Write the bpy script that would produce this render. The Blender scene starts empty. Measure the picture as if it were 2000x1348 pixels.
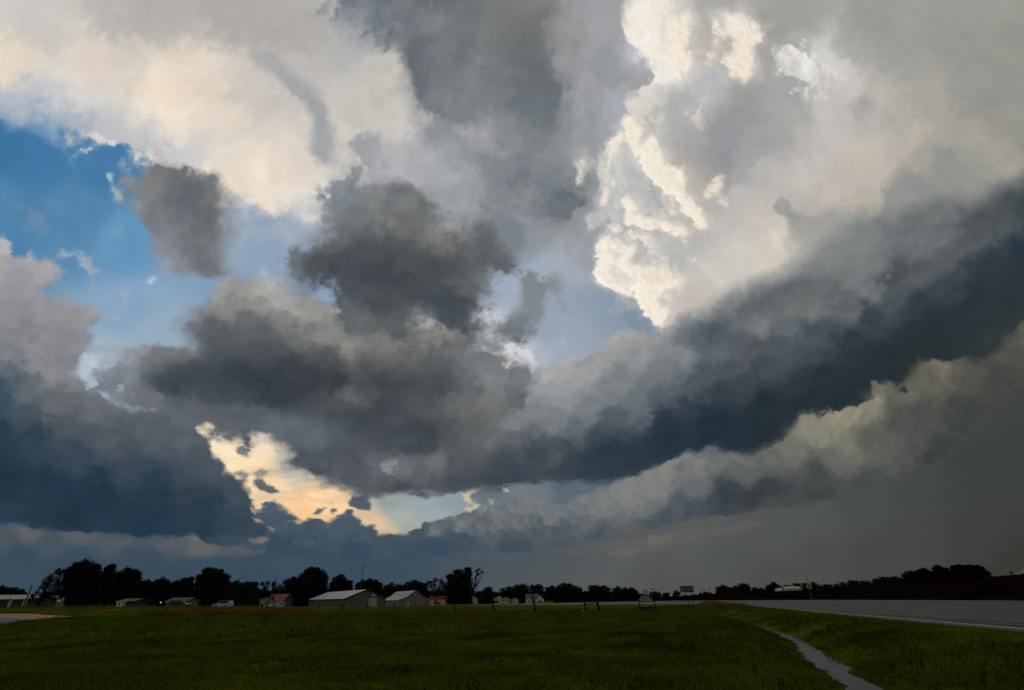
import bpy, bmesh, math, random
import numpy as np
from mathutils import Vector, Matrix
random.seed(4); NP = np.random.RandomState(11)
R = math.radians
# ---------------------------------------------------------------- camera
FPX, PITCH, ROLL, EYE = 944.0, R(27.95), R(0.6), 1.6
_f = np.array((0, math.cos(PITCH), math.sin(PITCH))); _u0 = np.array((0, -math.sin(PITCH), math.cos(PITCH))); _r0 = np.array((1., 0, 0))
_rt = math.cos(ROLL)*_r0-math.sin(ROLL)*_u0; _up = math.cos(ROLL)*_u0+math.sin(ROLL)*_r0
scene = bpy.context.scene
COL = scene.collection
cam_data = bpy.data.cameras.new('camera'); cam = bpy.data.objects.new('camera', cam_data); COL.objects.link(cam)
cam_data.sensor_width = 36; cam_data.lens = FPX/2000*36; cam_data.clip_end = 20000; cam_data.clip_start = .05
M = Matrix(((_rt[0], _up[0], -_f[0]), (_rt[1], _up[1], -_f[1]), (_rt[2], _up[2], -_f[2]))).to_4x4()
M.translation = (0, 0, EYE); cam.matrix_world = M
scene.camera = cam
scene.render.engine = 'CYCLES'
vs = scene.view_settings; vs.view_transform = 'Standard'; vs.look = 'None'; vs.exposure = 0; vs.gamma = 1; vs.use_curve_mapping = False
def ray(px, py): return _f+_rt*(px-1000)/FPX-_up*(py-674)/FPX
def atd(px, py, D):            # the place at forward distance D seen in that direction
    d = ray(px, py); p = d*(D/d[1]); p[2] += EYE; return p
def gnd(px, py, z=0.):
    d = ray(px, py); p = d*((z-EYE)/d[2]); p[2] = z; return p
def mpp(p):                    # metres per photo pixel at a place
    return float((np.array(p)-np.array((0, 0, EYE)))@_f)/FPX
def topz(p, py):               # height that reaches a line of sight above place p
    lo, hi = -5., 80.
    for _ in range(40):
        m = (lo+hi)/2; v = np.array((p[0], p[1], m-EYE)); y = 674-FPX*(v@_up)/(v@_f)
        if y > py: lo = m
        else: hi = m
    return lo
# ---------------------------------------------------------------- cloud panorama (pure maths)
RS = np.random.RandomState(7)
def tile(n, beta, lo=1.0, seed=0):
    r = np.random.RandomState(seed)
    f = np.fft.fft2(r.randn(n, n))
    k = np.fft.fftfreq(n)*n
    kk = np.hypot(k[:, None], k[None, :]); kk[0, 0] = 1
    a = kk**(-beta); a[kk < lo] = 0; a[0, 0] = 0
    t = np.real(np.fft.ifft2(f*a)); t /= t.std()
    return t.astype(np.float32)
def band(n, k0, seed):
    r = np.random.RandomState(seed)
    f = np.fft.fft2(r.randn(n, n)); k = np.fft.fftfreq(n)*n
    kk = np.hypot(k[:, None], k[None, :]); kk[0, 0] = 1e-3
    t = np.real(np.fft.ifft2(f*np.exp(-(np.log2(kk/k0))**2*2.2)))
    return (t/t.std()).astype(np.float32)
TN = 1024
F1 = tile(TN, 1.85, 3, 1); F3 = tile(TN, 1.55, 6, 3); F4 = tile(TN, 2.4, 2, 4)
def billow_tile(seed):
    b = 0
    for i, k0 in enumerate((7, 14, 28, 56, 112, 200)):
        b = b + (0.55**i)*(np.abs(band(TN, k0, seed+i)))
    b -= b.mean(); return (b/b.std()).astype(np.float32)   # creases low, puffs high
BI = billow_tile(20)
def samp(t, x, y, period, ang=0.0, ox=0.0, oy=0.0):
    c, s = math.cos(ang)*TN/period, math.sin(ang)*TN/period
    u = (x*c-y*s+ox) % TN; v = (x*s+y*c+oy) % TN
    i = np.floor(u).astype(np.int32); j = np.floor(v).astype(np.int32)
    fu = u-i; fv = v-j; i %= TN; j %= TN; i2 = (i+1) % TN; j2 = (j+1) % TN
    return (t[j, i]*(1-fu)+t[j, i2]*fu)*(1-fv)+(t[j2, i]*(1-fu)+t[j2, i2]*fu)*fv
GX0, GY0, GX1, GY1, GS = -320, -320, 2320, 1340, 5.0
gx = np.arange(GX0, GX1+GS, GS, dtype=np.float32); gy = np.arange(GY0, GY1+GS, GS, dtype=np.float32)
GXX, GYY = np.meshgrid(gx, gy)
def gsamp(g, x, y):
    u = np.clip((x-GX0)/GS, 0, len(gx)-1.001); v = np.clip((y-GY0)/GS, 0, len(gy)-1.001)
    i = u.astype(np.int32); j = v.astype(np.int32); fu = (u-i); fv = (v-j)
    if g.ndim == 3: fu = fu[..., None]; fv = fv[..., None]
    return (g[j, i]*(1-fu)+g[j, i+1]*fu)*(1-fv)+(g[j+1, i]*(1-fu)+g[j+1, i+1]*fu)*fv
def polysdf(P):
    P = np.array(P, np.float32); n = len(P)
    d = np.full(GXX.shape, 1e9, np.float32); ins = np.zeros(GXX.shape, bool)
    for i in range(n):
        ax, ay = P[i]; bx, by = P[(i+1) % n]
        ex, ey = bx-ax, by-ay; L = ex*ex+ey*ey+1e-6
        t = np.clip(((GXX-ax)*ex+(GYY-ay)*ey)/L, 0, 1)
        d = np.minimum(d, (GXX-ax-t*ex)**2+(GYY-ay-t*ey)**2)
        c = (ay > GYY) != (by > GYY)
        with np.errstate(divide='ignore', invalid='ignore'):
            xi = (bx-ax)*(GYY-ay)/(by-ay)+ax
        ins ^= c & (GXX < xi)
    d = np.sqrt(d); return np.where(ins, d, -d).astype(np.float32)
def colfield(pts, s=20.0):
    num = np.zeros(GXX.shape+(3,), np.float32); den = np.zeros(GXX.shape, np.float32)
    for q in pts:
        x, y, r, g, b = q[:5]; wt = q[5] if len(q) > 5 else 1.0
        w = wt/((GXX-x)**2+(GYY-y)**2+s*s)**2.4*1e6
        den += w; num += w[..., None]*np.array((r, g, b), np.float32)
    return num/den[..., None]
def parse(txt):
    out = []
    for tok in txt.replace('\n', ' ').split(';'):
        v = [float(a) for a in tok.replace(',', ' ').split()]
        if not v: continue
        if len(v) == 3: v = [v[0], v[1], v[2], v[2], v[2]+2]
        out.append(v)
    return out
def pl(txt):
    v = [float(a) for a in txt.replace(',', ' ').split()]
    return [(v[i], v[i+1]) for i in range(0, len(v), 2)]
def sstep(a, b, x):
    t = np.clip((x-a)/(b-a), 0, 1); return t*t*(3-2*t)

TEX = 0.62
def fsdf(P):
    P = np.array(P, np.float32)
    def f(x, y):
        d = np.full(x.shape, 1e9, np.float32); ins = np.zeros(x.shape, bool); n = len(P)
        for i in range(n):
            ax, ay = P[i]; bx, by = P[(i+1) % n]
            ex, ey = bx-ax, by-ay; L = ex*ex+ey*ey+1e-6
            t = np.clip(((x-ax)*ex+(y-ay)*ey)/L, 0, 1)
            d = np.minimum(d, (x-ax-t*ex)**2+(y-ay-t*ey)**2)
            if by != ay: ins ^= ((ay > y) != (by > y)) & (x < (bx-ax)*(y-ay)/(by-ay)+ax)
        d = np.sqrt(d); return np.where(ins, d, -d)
    return f
def paint(X, Y):
    X = X.astype(np.float32); Y = Y.astype(np.float32)
    # noise gets finer and flatter towards the horizon, as cloud decks do
    gh = np.exp(-np.clip(1200-Y, 0, 2000)/230.).astype(np.float32)
    KX, KY = 1/(1+.8*gh), 1/(1+2.6*gh)
    Xn = 1000+(X-1000)*(1+.35*gh)+90*gh; Yn = Y+2.6*230*gh
    wx1 = KX*samp(F4, Xn, Yn, 1500, .3, 11, 70); wy1 = KY*samp(F4, Xn, Yn, 1500, -.4, 400, 250)
    wx2 = KX*samp(F1, Xn, Yn, 620, .9, 33, 9); wy2 = KY*samp(F1, Xn, Yn, 620, -.2, 600, 77)
    wx3 = KX*samp(F3, Xn, Yn, 420, .5, 133, 9); wy3 = KY*samp(F3, Xn, Yn, 420, 1.2, 300, 177)
    KE = 1/(1+1.1*gh)
    bil = samp(BI, Xn, Yn, 800, .35, 5, 5); bil2 = samp(BI, Xn, Yn, 470, 1.1, 99, 300)
    wis = samp(F1, Xn, Yn, 1150, .6, 501, 700)
    wis2 = samp(F3, Xn, Yn, 900, 1.9, 10, 20)
    def relief(t, per, ang, ox, oy, lx, ly):
        return samp(t, Xn, Yn, per, ang, ox, oy)-samp(t, Xn+lx, Yn+ly, per, ang, ox, oy)
    rel_b = relief(BI, 800, .35, 5, 5, 7, -2)
    rel_w = relief(F1, 1150, .6, 501, 700, 10, 16)
    rel_b /= rel_b.std(); rel_w /= rel_w.std()
    def layer(img, poly, pts, soft=14, edge=12, kind='w', tex=4.0, warp=1.0, op=1.0, rel=0.0, cw=1.0, off=0.0, s=18.5, fade=None, core=None):
        if kind == 'w' or kind == 's': rel = rel*.6+.8*min(1, warp)*(tex > 1.9)
        P = np.array(pl(poly)); mg = 45+soft+edge*1.5
        inb = (X > P[:, 0].min()-mg) & (X < P[:, 0].max()+mg) & (Y > P[:, 1].min()-mg) & (Y < P[:, 1].max()+mg)
        rr = np.where(inb.any(1))[0]; cc = np.where(inb.any(0))[0]
        if not len(rr): return img
        sl = (slice(rr[0], rr[-1]+1), slice(cc[0], cc[-1]+1))
        x, y = X[sl], Y[sl]; a1, b1, a2, b2, a3, b3 = wx1[sl], wy1[sl], wx2[sl], wy2[sl], wx3[sl], wy3[sl]
        wi, wj, bi, bj = wis[sl], wis2[sl], bil[sl], bil2[sl]
        Pc = P.mean(0); small = max(np.ptp(P[:, 0]), np.ptp(P[:, 1])) < 130
        g = (fsdf if small else polysdf)(pl(poly))
        xw = x+warp*(3*a1+3*a2); yw = y+warp*(3*b1+3*b2)
        m = (g(xw, yw) if small else gsamp(g, xw, yw))+off
        ke = KE[sl]*edge
        if kind == 'w': m = m+ke*(.62*wi+.30*wj)
        elif kind == 'b': m = m+ke*(.62*bi+.26*bj)
        elif kind == 's': m = m+ke*(.36*wi+.42*wj+.24*bi)
        so = soft*(.55+.45*KE[sl])*(1+.38*np.clip(a2, -1.6, 2.2))
        al = op*(sstep(-so, so, m) if core is None else sstep(-so, so*core, m+so*.35)*.86+.14*sstep(0, so*.8, m))
        if fade is not None:
            fx, fy, fs = fade
            al = al*sstep(-fs, fs, (g(xw+fx, yw+fy) if small else gsamp(g, xw+fx, yw+fy))+edge*.35*bi)
        cf = parse(pts)
        if len(cf) == 1: c = np.zeros(x.shape+(3,), np.float32)+np.array(cf[0][2:5], np.float32)
        else: c = gsamp(colfield(cf, s), x+cw*(4*a1+5.5*a2+4.5*a3), y+cw*(4*b1+5.5*b2+4.5*b3))
        v = TEX*tex*(.62*wi+.28*wj+.35*a2) + rel*(rel_b if kind == 'b' else rel_w)[sl]
        c = c*(1+v/110.)[..., None]
        kd = sstep(175, 120, c.mean(-1))[..., None]; c = c*(1+kd*np.array((-.03, .0, .012), np.float32))
        al = al[..., None]
        img[sl] = img[sl]*(1-al)+c*al
        return img
    def puffs(img, poly, n, ra, rb, lit_c, dark_c, Lx=-.75, Ly=.45, op=.8, seed=1, blend=.35):
        # rounded cumulus lobes, each shaded as a lump lit from (Lx, Ly)
        P = np.array(pl(poly)); rs = np.random.RandomState(seed); mg = rb*1.6
        inb = (X > P[:, 0].min()-mg) & (X < P[:, 0].max()+mg) & (Y > P[:, 1].min()-mg) & (Y < P[:, 1].max()+mg)
        rr = np.where(inb.any(1))[0]; cc = np.where(inb.any(0))[0]
        if not len(rr): return img
        y0, x0 = rr[0], cc[0]; sx, sy = X[y0:rr[-1]+1, x0:cc[-1]+1], Y[y0:rr[-1]+1, x0:cc[-1]+1]
        f = fsdf(P); c = np.stack([rs.uniform(P[:, 0].min(), P[:, 0].max(), n*6), rs.uniform(P[:, 1].min(), P[:, 1].max(), n*6)], 1)
        sd = f(c[:, 0], c[:, 1]); c = c[sd > -1.5]; sd = sd[sd > -1.5]; c, sd = c[:n], sd[:n]
        rad = np.minimum(rs.uniform(ra, rb, len(c)), np.maximum(sd*1.1+ra*.7, ra*.7)); o = np.argsort(c[:, 0]*-Lx*-1*-1+0*c[:, 1]); key = c[:, 0]*Lx+c[:, 1]*Ly; o = np.argsort(key)
        lc, dc = np.array(lit_c, np.float32), np.array(dark_c, np.float32); LL = math.sqrt(Lx*Lx+Ly*Ly+.3)
        for i in o:
            r = rad[i]; cx, cy = c[i]; m = (abs(sx-cx) < r*1.5) & (abs(sy-cy) < r*1.5); a_ = np.where(m.any(1))[0]; b_ = np.where(m.any(0))[0]
            if not len(a_): continue
            ss = (slice(y0+a_[0], y0+a_[-1]+1), slice(x0+b_[0], x0+b_[-1]+1)); wx = wx3[ss]*.22*r+wx2[ss]*.08*r; wy = wy3[ss]*.22*r+wy2[ss]*.08*r
            dx_, dy_ = (X[ss]+wx-cx)/r, (Y[ss]+wy-cy)/(r*.9); d = np.hypot(dx_, dy_); nz_ = np.sqrt(np.clip(1-d*d, 0, 1))
            sh = np.clip(.5+.5*(dx_*Lx+dy_*Ly+nz_*.55)/LL*1.15, 0, 1); col = dc+(lc-dc)*sh[..., None]
            side = np.clip(.5+.7*(dx_*Lx+dy_*Ly), 0.12, 1)           # crisp on the lit side, melting away behind
            al = (op*(1-sstep(.78, 1.06, d))*side)[..., None]; img[ss] = img[ss]*(1-al)+(col*(1-blend)+img[ss]*blend)*al
        return img
    # ---- deep background: clear blue, haze, glow and the lower gap
    base = gsamp(colfield(parse("""
0,270,64,116,160;100,300,66,120,164;200,340,72,124,166;150,420,86,134,172;0,420,78,130,170;250,470,100,150,188;250,600,132,164,192;300,660,150,172,190;
230,700,160,178,192;520,490,128,158,190;560,440,150,165,185;480,520,132,158,186;1180,600,140,155,172;1000,560,160,172,190;1150,500,165,172,182;1100,700,155,168,182;1020,690,185,190,198;
1250,600,126,143,160;1200,560,140,154,170;1130,640,150,162,178;1060,640,150,162,176;900,960,142,155,163;830,990,150,165,170;780,1010,168,175,170;600,905,172,176,174;570,915,185,182,165;630,925,178,178,166;
620,960,246,208,162;560,990,250,209,160;600,1000,250,203,148;670,970,246,208,162;450,880,250,229,194;500,870,245,224,198;480,920,246,218,176;540,960,238,208,170;700,950,222,195,165;740,1020,225,195,160;770,975,150,160,162;760,1045,215,190,155;800,1030,165,168,160;1100,965,88,102,115;1050,965,105,118,128;1000,965,110,122,132;
970,700,225,225,228;940,660,205,208,214;1000,700,222,222,226;960,730,235,232,230;1050,700,170,180,192;560,1060,90,90,98;
1600,300,180,178,172;1600,-100,160,158,152;200,-100,190,186,182;0,1100,60,78,94;300,1120,62,78,94;-200,300,60,110,155;-250,700,110,130,150""")), X+5*wx1, Y+5*wy1)
    img = base+((.9*wis2+.8*wx2))[..., None]
    # streaky orange texture in the low gap
    gap = np.exp(-((X-600)/170)**2-((Y-960)/75)**2)
    stre = samp(F3, X*.35, Y*1.6, 420, .12, 50, 90)
    img = img+(gap*(stre*9))[..., None]*np.array((1, .85, .6), np.float32)
    # ---- low strip above the horizon, left
    img = layer(img, "-320 1000 0 1020 200 1045 400 1050 520 1040 800 1050 2320 1100 2320 1340 -320 1340", """
60,1035,97,97,100;150,1045,92,93,97;240,1058,92,92,96;330,1062,95,94,97;400,1068,101,98,97;450,1080,88,90,95;520,1050,112,104,104;520,1060,105,100,102;490,1070,92,92,96;330,1085,72,84,94;0,1050,76,84,90;100,1068,72,82,92;
50,1090,55,74,90;150,1090,56,74,90;250,1080,62,76,88;300,1100,58,74,88;450,1105,60,76,88;0,1130,60,74,86;100,1140,62,76,86;350,1140,60,76,88;550,1100,58,74,88;700,1120,62,76,88;650,1090,58,76,92;
900,1120,72,82,90;1000,1120,80,87,92;1300,1130,82,83,81;1600,1120,74,75,71;1900,1080,62,62,58;2000,1100,58,58,54""", soft=16, edge=6, tex=1.2, cw=.5, warp=.5)
    # ---- high sheet: anvil and veil
    img = layer(img, """-320 225 0 240 100 262 180 285 250 322 290 345 330 370 370 385 420 400 480 400 520 425 600 450 640 455 600 490 560 545 700 560 900 560 1010 500 1100 480 1160 520
    1400 640 2320 640 2320 -320 -320 -320""", """
0,0,205,200,195;60,10,200,196,191;100,60,202,196,190;0,120,236,222,202;20,140,232,218,200;60,130,222,212,198;150,150,226,214,200;180,120,222,210,196;250,120,214,205,195;300,30,180,177,174;220,20,186,182,180;450,30,172,169,165;600,60,172,169,165;700,0,180,178,176;
530,60,176,172,168;400,150,222,210,196;350,200,234,218,200;320,180,236,220,200;330,230,240,225,202;430,220,225,212,198;470,170,206,198,190;500,180,202,196,190;560,140,184,180,176;600,130,186,183,180;150,200,214,210,206;100,190,205,203,203;50,195,188,192,200;0,190,180,186,195;
40,225,170,178,190;0,225,135,160,185;80,245,140,160,185;150,250,165,175,190;200,280,188,190,195;240,290,195,195,198;300,300,186,188,192;310,270,205,203,203;350,260,242,228,205;360,300,200,202,208;400,290,222,214,206;410,315,228,220,210;
450,330,232,218,202;500,370,243,229,209;540,340,226,214,200;560,380,240,228,212;620,420,240,235,228;580,300,222,211,200;640,250,210,203,195;680,100,195,191,186;640,20,185,182,179;750,200,205,198,188;810,215,208,203,197;720,260,202,197,192;680,210,198,192,186;
560,430,165,172,188;520,430,190,188,190;480,440,186,188,194;460,470,170,180,195;600,450,190,195,202;
760,320,180,180,184;820,330,169,171,175;900,285,166,167,170;900,310,173,175,180;880,340,167,170,176;900,390,150,153,156;860,450,162,165,170;840,420,157,158,162;880,420,162,164,169;960,370,143,145,148;1000,260,144,144,147;950,290,151,151,152;1060,300,133,134,136;1060,350,124,126,128;1000,440,141,143,147;940,440,147,149,152;1060,450,139,141,145;1100,420,139,141,145;1140,250,159,161,165;1200,200,172,174,182;1190,230,166,172,181;1150,100,163,164,168;1150,160,163,164,169;1200,40,151,153,155;1130,40,156,156,159;1150,20,175,175,178;1190,90,159,160,162;1220,130,179,181,187;1240,80,180,184,194;1180,150,144,145,147;1210,165,142,143,145;1165,30,179,179,180;1120,350,136,138,140;1150,300,150,153,157;1150,340,156,158,160;1130,410,143,146,150;1080,500,152,157,164;1150,470,154,158,165;1040,500,153,158,164;1160,200,162,164,170;1100,240,140,141,144;1300,500,190,188,184;1600,300,190,182,174;700,500,150,150,155;820,560,160,160,160""", soft=26, edge=22, tex=2.4, cw=1.3, rel=-.6, s=36)
    # bright frayed fibres along the anvil's lower edge
    for P in ("158 262 180 262 200 274 240 285 275 300 318 315 315 322 280 312 240 300 200 284 175 272",
              "380 310 398 308 418 318 412 338 440 360 420 355 395 340 385 322", "262 318 278 320 270 326", "158 296 172 297 164 301",
              "300 270 320 282 335 300 318 298", "205 342 218 344 214 350", "222 370 232 380 242 392 230 390",
              "0 465 20 150 45 158 20 160"):
        if P.startswith("0 465"): continue
        img = layer(img, P, "200,280,238,228,215;400,330,245,232,212", soft=8, edge=13, kind='s', tex=3, warp=.6, op=.6)
    # upper-left grey wisp streak across the sheet
    img = layer(img, "500 105 530 110 560 150 590 170 620 190 640 225 655 260 660 300 655 335 630 335 610 320 600 290 605 250 600 215 570 175 530 140", """
520,120,166,164,164;560,155,158,159,162;600,195,152,155,160;630,230,150,153,159;640,280,154,157,163;620,290,148,152,160;645,320,165,168,174;625,320,165,168,174""", soft=15, edge=13, op=.8, tex=4)
    img = layer(img, "680 280 700 275 735 270 750 290 755 305 720 305 695 300", "700,285,152,154,158;740,300,160,162,166", soft=14, edge=16, kind='s', off=6, op=.85)
    # ---- right hand convective tower, soft body
    TOW = """1227 -320 1227 0 1215 46 1222 71 1242 90 1257 105 1281 130 1271 157 1257 171 1238 190 1225 203 1217 223 1222 242 1222 256 1213 257 1190 277 1178 304 1168 330 1166 360
    1160 400 1149 425 1160 445 1190 435 1171 467 1165 499 1173 504 1159 533 1171 550 1195 563 1205 572 1227 577 1244 561 1249 587 1262 614 1288 636 1300 760 2320 760 2320 -320"""
    img = layer(img, TOW, """
1240,20,232,230,225;1235,50,238,236,230;1260,40,228,222,214;1260,80,232,228,220;1290,100,228,220,210;1300,30,225,218,208;1320,20,200,196,192;1340,10,185,184,184;1290,135,245,244,243;1280,150,246,245,244;1270,165,215,208,205;
1250,190,218,212,207;1300,170,214,209,206;1330,160,205,202,200;1290,200,200,196,192;1240,215,222,212,202;1270,215,180,176,170;1300,220,168,167,165;1260,235,168,165,160;1330,200,175,174,173;1310,245,178,176,174;1290,240,186,184,182;
1380,60,178,174,170;1370,100,188,182,174;1400,100,185,176,168;1400,200,178,177,176;1380,175,192,190,190;1420,160,175,176,178;1330,240,178,177,176;1350,270,165,165,166;1370,290,152,153,156;1400,300,148,149,152;1420,240,155,155,155;1450,200,160,159,157;
1480,160,164,162,159;1510,60,162,159,155;1560,80,175,173,170;1550,40,158,156,152;1490,20,162,160,156;1420,10,166,164,161;1380,20,172,170,168;1700,60,155,153,148;1850,80,155,152,145;2000,100,152,150,142;1960,200,148,146,140;1900,170,154,151,144;
1600,110,205,203,200;1640,150,206,203,200;1660,170,198,195,190;1550,190,165,164,162;1560,230,168,166,163;1580,270,184,181,177;1610,220,196,193,189;1620,250,188,185,180;1700,220,180,177,172;1740,150,176,172,165;1730,180,186,181,173;1680,90,162,160,156;1690,200,164,161,157;1750,130,154,151,146;1800,120,160,157,150;1800,200,166,162,154;1760,250,170,166,158;
1600,330,197,191,186;1500,330,180,177,175;1470,290,160,159,158;1500,270,168,166,164;1450,380,190,187,183;1440,340,168,167,167;1420,440,190,187,182;1300,480,190,188,184;1320,400,172,174,176;1290,380,165,168,171;1275,365,168,170,172;1250,360,176,178,180;1230,330,188,189,191;1210,310,192,192,193;1200,350,185,185,187;1210,400,176,177,178;1190,410,178,179,181;1250,430,176,177,178;1240,300,192,190,188;
1300,350,190,182,172;1340,290,165,160,155;1330,310,170,164,158;1370,330,168,164,160;1400,330,160,159,159;1350,350,185,178,170;1370,400,182,178,174;1350,440,186,182,177;1280,500,182,181,180;1310,500,182,181,180;1350,480,180,179,178;1350,520,193,189,184;1370,560,196,190,182;1420,500,198,193,187;1400,540,205,199,188;1300,560,205,197,186;1330,580,198,190,182;1320,600,196,188,180;1290,620,200,194,188;
1500,480,208,202,192;1470,500,203,198,190;1560,400,196,190,182;1530,470,222,212,198;1540,440,214,205,194;1510,510,212,203,190;1480,430,198,191,183;1620,370,197,188,178;1650,340,195,186,177;1590,410,185,178,168;1565,410,158,155,152;1600,440,170,165,158;1560,450,178,172,164;1560,500,176,172,166;
1700,300,192,182,172;1710,340,190,182,172;1750,280,185,178,170;1790,285,190,180,168;1800,310,166,160,152;1850,270,170,166,157;1900,260,168,164,154;1850,330,150,148,142;1950,230,160,156,147;1960,330,165,160,149;2000,300,153,150,141;1700,400,188,180,168;1640,430,170,165,158;1780,360,146,146,142;1750,400,150,149,144;1850,420,132,133,130;1900,380,152,149,140;1720,460,120,122,121;1950,400,130,131,126;1650,470,145,144,142;2000,370,140,139,132""",
        soft=4.5, edge=5, kind='b', tex=2.4, rel=.3, cw=1.0, warp=.25, s=23)
    img = puffs(img, "1227 0 1216 46 1224 71 1244 90 1260 105 1282 130 1272 157 1240 190 1228 203 1220 223 1226 256 1214 262 1192 280 1180 304 1170 330 1168 370 1165 420 1192 440 1260 430 1330 440 1340 330 1300 230 1340 120 1330 0", 120, 10, 26, (226, 222, 214), (172, 171, 172), op=.42, seed=5)
    img = puffs(img, "1172 460 1168 499 1162 533 1175 550 1200 563 1230 577 1246 562 1262 610 1290 632 1330 590 1330 520 1300 470 1230 440", 70, 8, 20, (244, 236, 224), (186, 183, 180), op=.5, seed=6)
    # lower-left part of the tower body greyer behind the cauliflower, then the sunlit billows
    CRM = "1240,100,243,238,235;1330,100,244,230,217;1290,140,246,240,239;1440,80,232,218,207;1450,140,230,216,203;1300,330,249,234,217;1240,260,248,236,223;1370,430,250,234,212;1280,430,248,234,217;1200,520,247,240,237;1260,560,250,238,221;1230,540,246,236,229;1190,320,228,218,215;1300,540,250,234,212;1400,360,240,222,203;1350,230,238,220,207"
    LIT_N = [0]
    def lit(img, P, op=1., soft=4.8, edge=8, off=2.0, tex=3., rel=5.0, fade=(6, -7, 10)):
        img = layer(img, P, '1300,100,224,218,208;1240,300,226,218,206;1230,540,228,221,210;1400,380,214,205,194', soft=14, edge=8, kind='b', tex=2, warp=.5, op=op*.5, off=7, cw=.5)
        img = layer(img, P, CRM, soft=soft, edge=edge, kind='b', tex=tex, warp=.3, op=op, rel=rel*.4, cw=.6, off=off, fade=fade)
        Pa = np.array(pl(P)); ar = np.ptp(Pa[:, 0])*np.ptp(Pa[:, 1]); big = ar > 2500
        LIT_N[0] += 1
        img = puffs(img, P, int(ar/150)+5, 6, 15, (253, 242, 224), (182, 177, 170), op=.66*op, seed=LIT_N[0]) if big else img
        return puffs(img, P, int(ar/40)+6, 3, 7, (254, 244, 227), (192, 184, 174), op=.62*op, seed=LIT_N[0]+50)
    img = lit(img, "1227 -30 1310 -30 1318 10 1300 40 1300 90 1310 120 1305 148 1285 150 1262 112 1240 88 1222 66 1218 46", op=.7, soft=14, rel=3)
    img = lit(img, "1306 40 1315 22 1330 30 1345 22 1356 40 1352 62 1346 90 1356 110 1354 135 1340 150 1320 145 1300 140 1298 100", op=.85, soft=8, rel=3)
    img = lit(img, "1278 138 1292 128 1304 150 1296 162 1276 160", op=.6, soft=6, rel=0)
    img = lit(img, "1390 58 1400 35 1410 50 1418 62 1412 80 1398 80", soft=6, op=.85, rel=3)
    img = lit(img, "1424 28 1445 22 1465 30 1490 55 1494 75 1475 85 1472 110 1475 140 1455 152 1428 150 1424 125 1412 120 1416 106 1432 104 1430 75", soft=8, op=.9, rel=3)
    img = lit(img, "1380 104 1398 98 1402 110 1388 116", soft=6, op=.6); img = lit(img, "1382 122 1392 120 1396 128 1384 130", soft=5, op=.5)
    img = lit(img, "1222 242 1234 224 1246 238 1256 250 1250 272 1262 284 1275 262 1284 268 1288 290 1300 315 1322 325 1342 350 1334 368 1346 378 1362 398 1372 412 1382 430 1366 439 1360 430 1345 424 1332 412 1326 392 1320 376 1302 376 1290 362 1276 350 1263 340 1256 320 1252 302 1238 298 1228 280", soft=4)
    img = lit(img, "1217 392 1222 382 1230 384 1243 392 1246 402 1236 412 1256 420 1276 426 1288 440 1280 450 1262 446 1246 438 1222 434 1218 420 1226 410", soft=4)
    img = lit(img, "1280 434 1305 432 1330 440 1350 448 1346 461 1330 464 1308 457 1290 450", soft=5)
    img = lit(img, "1226 450 1240 448 1250 460 1268 462 1273 475 1255 470 1232 466", soft=3.5, op=.9)
    img = lit(img, "1192 436 1212 436 1216 448 1200 450", soft=3.5, op=.7)
    img = lit(img, "1171 470 1185 460 1210 468 1222 480 1236 478 1240 492 1228 508 1240 518 1262 524 1285 522 1312 528 1316 545 1328 540 1326 552 1306 560 1290 565 1284 585 1300 598 1310 606 1300 620 1290 640 1262 616 1249 587 1244 561 1227 577 1205 572 1195 563 1171 550 1159 533 1173 504 1165 499", soft=3, edge=6, rel=10)
    img = layer(img, "1180 490 1210 480 1222 500 1200 505 1185 500", "1200,490,205,200,196", soft=7, edge=9, kind='b', op=.6)
    img = layer(img, "1185 520 1200 515 1225 535 1240 548 1225 556 1205 548 1180 535", "1200,540,205,200,196", soft=7, edge=9, kind='b', op=.65)
    img = layer(img, "1268 540 1300 535 1296 555 1275 560", "1280,550,222,208,188", soft=8, edge=9, kind='b', op=.6)
    img = lit(img, "1208 262 1216 258 1218 268 1204 290 1192 312 1184 340 1190 370 1184 402 1176 398 1178 372 1172 352 1170 332 1180 304 1192 280", soft=5, edge=8, op=.95)
    img = lit(img, "1135 312 1142 310 1145 320 1138 336 1134 358 1124 360 1126 338 1131 322", soft=4, edge=7, op=.95, rel=6)
    img = lit(img, "1148 428 1156 424 1160 446 1152 444", soft=5, op=.5)
    img = lit(img, "1195 345 1212 338 1206 356 1195 368", soft=5, op=.5)
    img = lit(img, "1370 204 1376 210 1374 225 1376 245 1366 254 1356 246 1349 230 1358 224 1364 214", soft=5, op=.85); img = lit(img, "1338 218 1346 216 1346 226 1340 226", soft=4, op=.6)
    img = lit(img, "1392 350 1404 340 1416 342 1412 358 1400 368 1384 380 1380 372", soft=6, op=.75); img = lit(img, "1402 390 1420 386 1424 398 1410 402", soft=6, op=.65)
    img = lit(img, "1334 322 1340 330 1334 345 1325 342", soft=4, op=.5); img = lit(img, "1356 504 1360 502 1362 510 1354 510", soft=4, op=.6)
    img = lit(img, "1316 410 1324 412 1326 420 1318 418", soft=3, op=.7)
    # white glow high on the right and its dark notch
    img = layer(img, "1520 112 1545 92 1600 95 1620 118 1650 150 1640 180 1600 190 1575 180 1550 150 1525 140", "1540,115,216,213,210;1575,135,236,234,231;1600,165,218,213,210;1620,130,210,207,204;1640,170,202,199,194", soft=13, edge=13, kind='b', op=1, rel=3)
    img = layer(img, "1300 250 1330 230 1380 215 1440 190 1480 190 1500 230 1470 260 1440 300 1420 340 1380 330 1340 290", "1330,270,168,168,170;1400,290,148,149,152;1450,220,158,157,156", soft=26, edge=15, op=.55)
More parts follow.
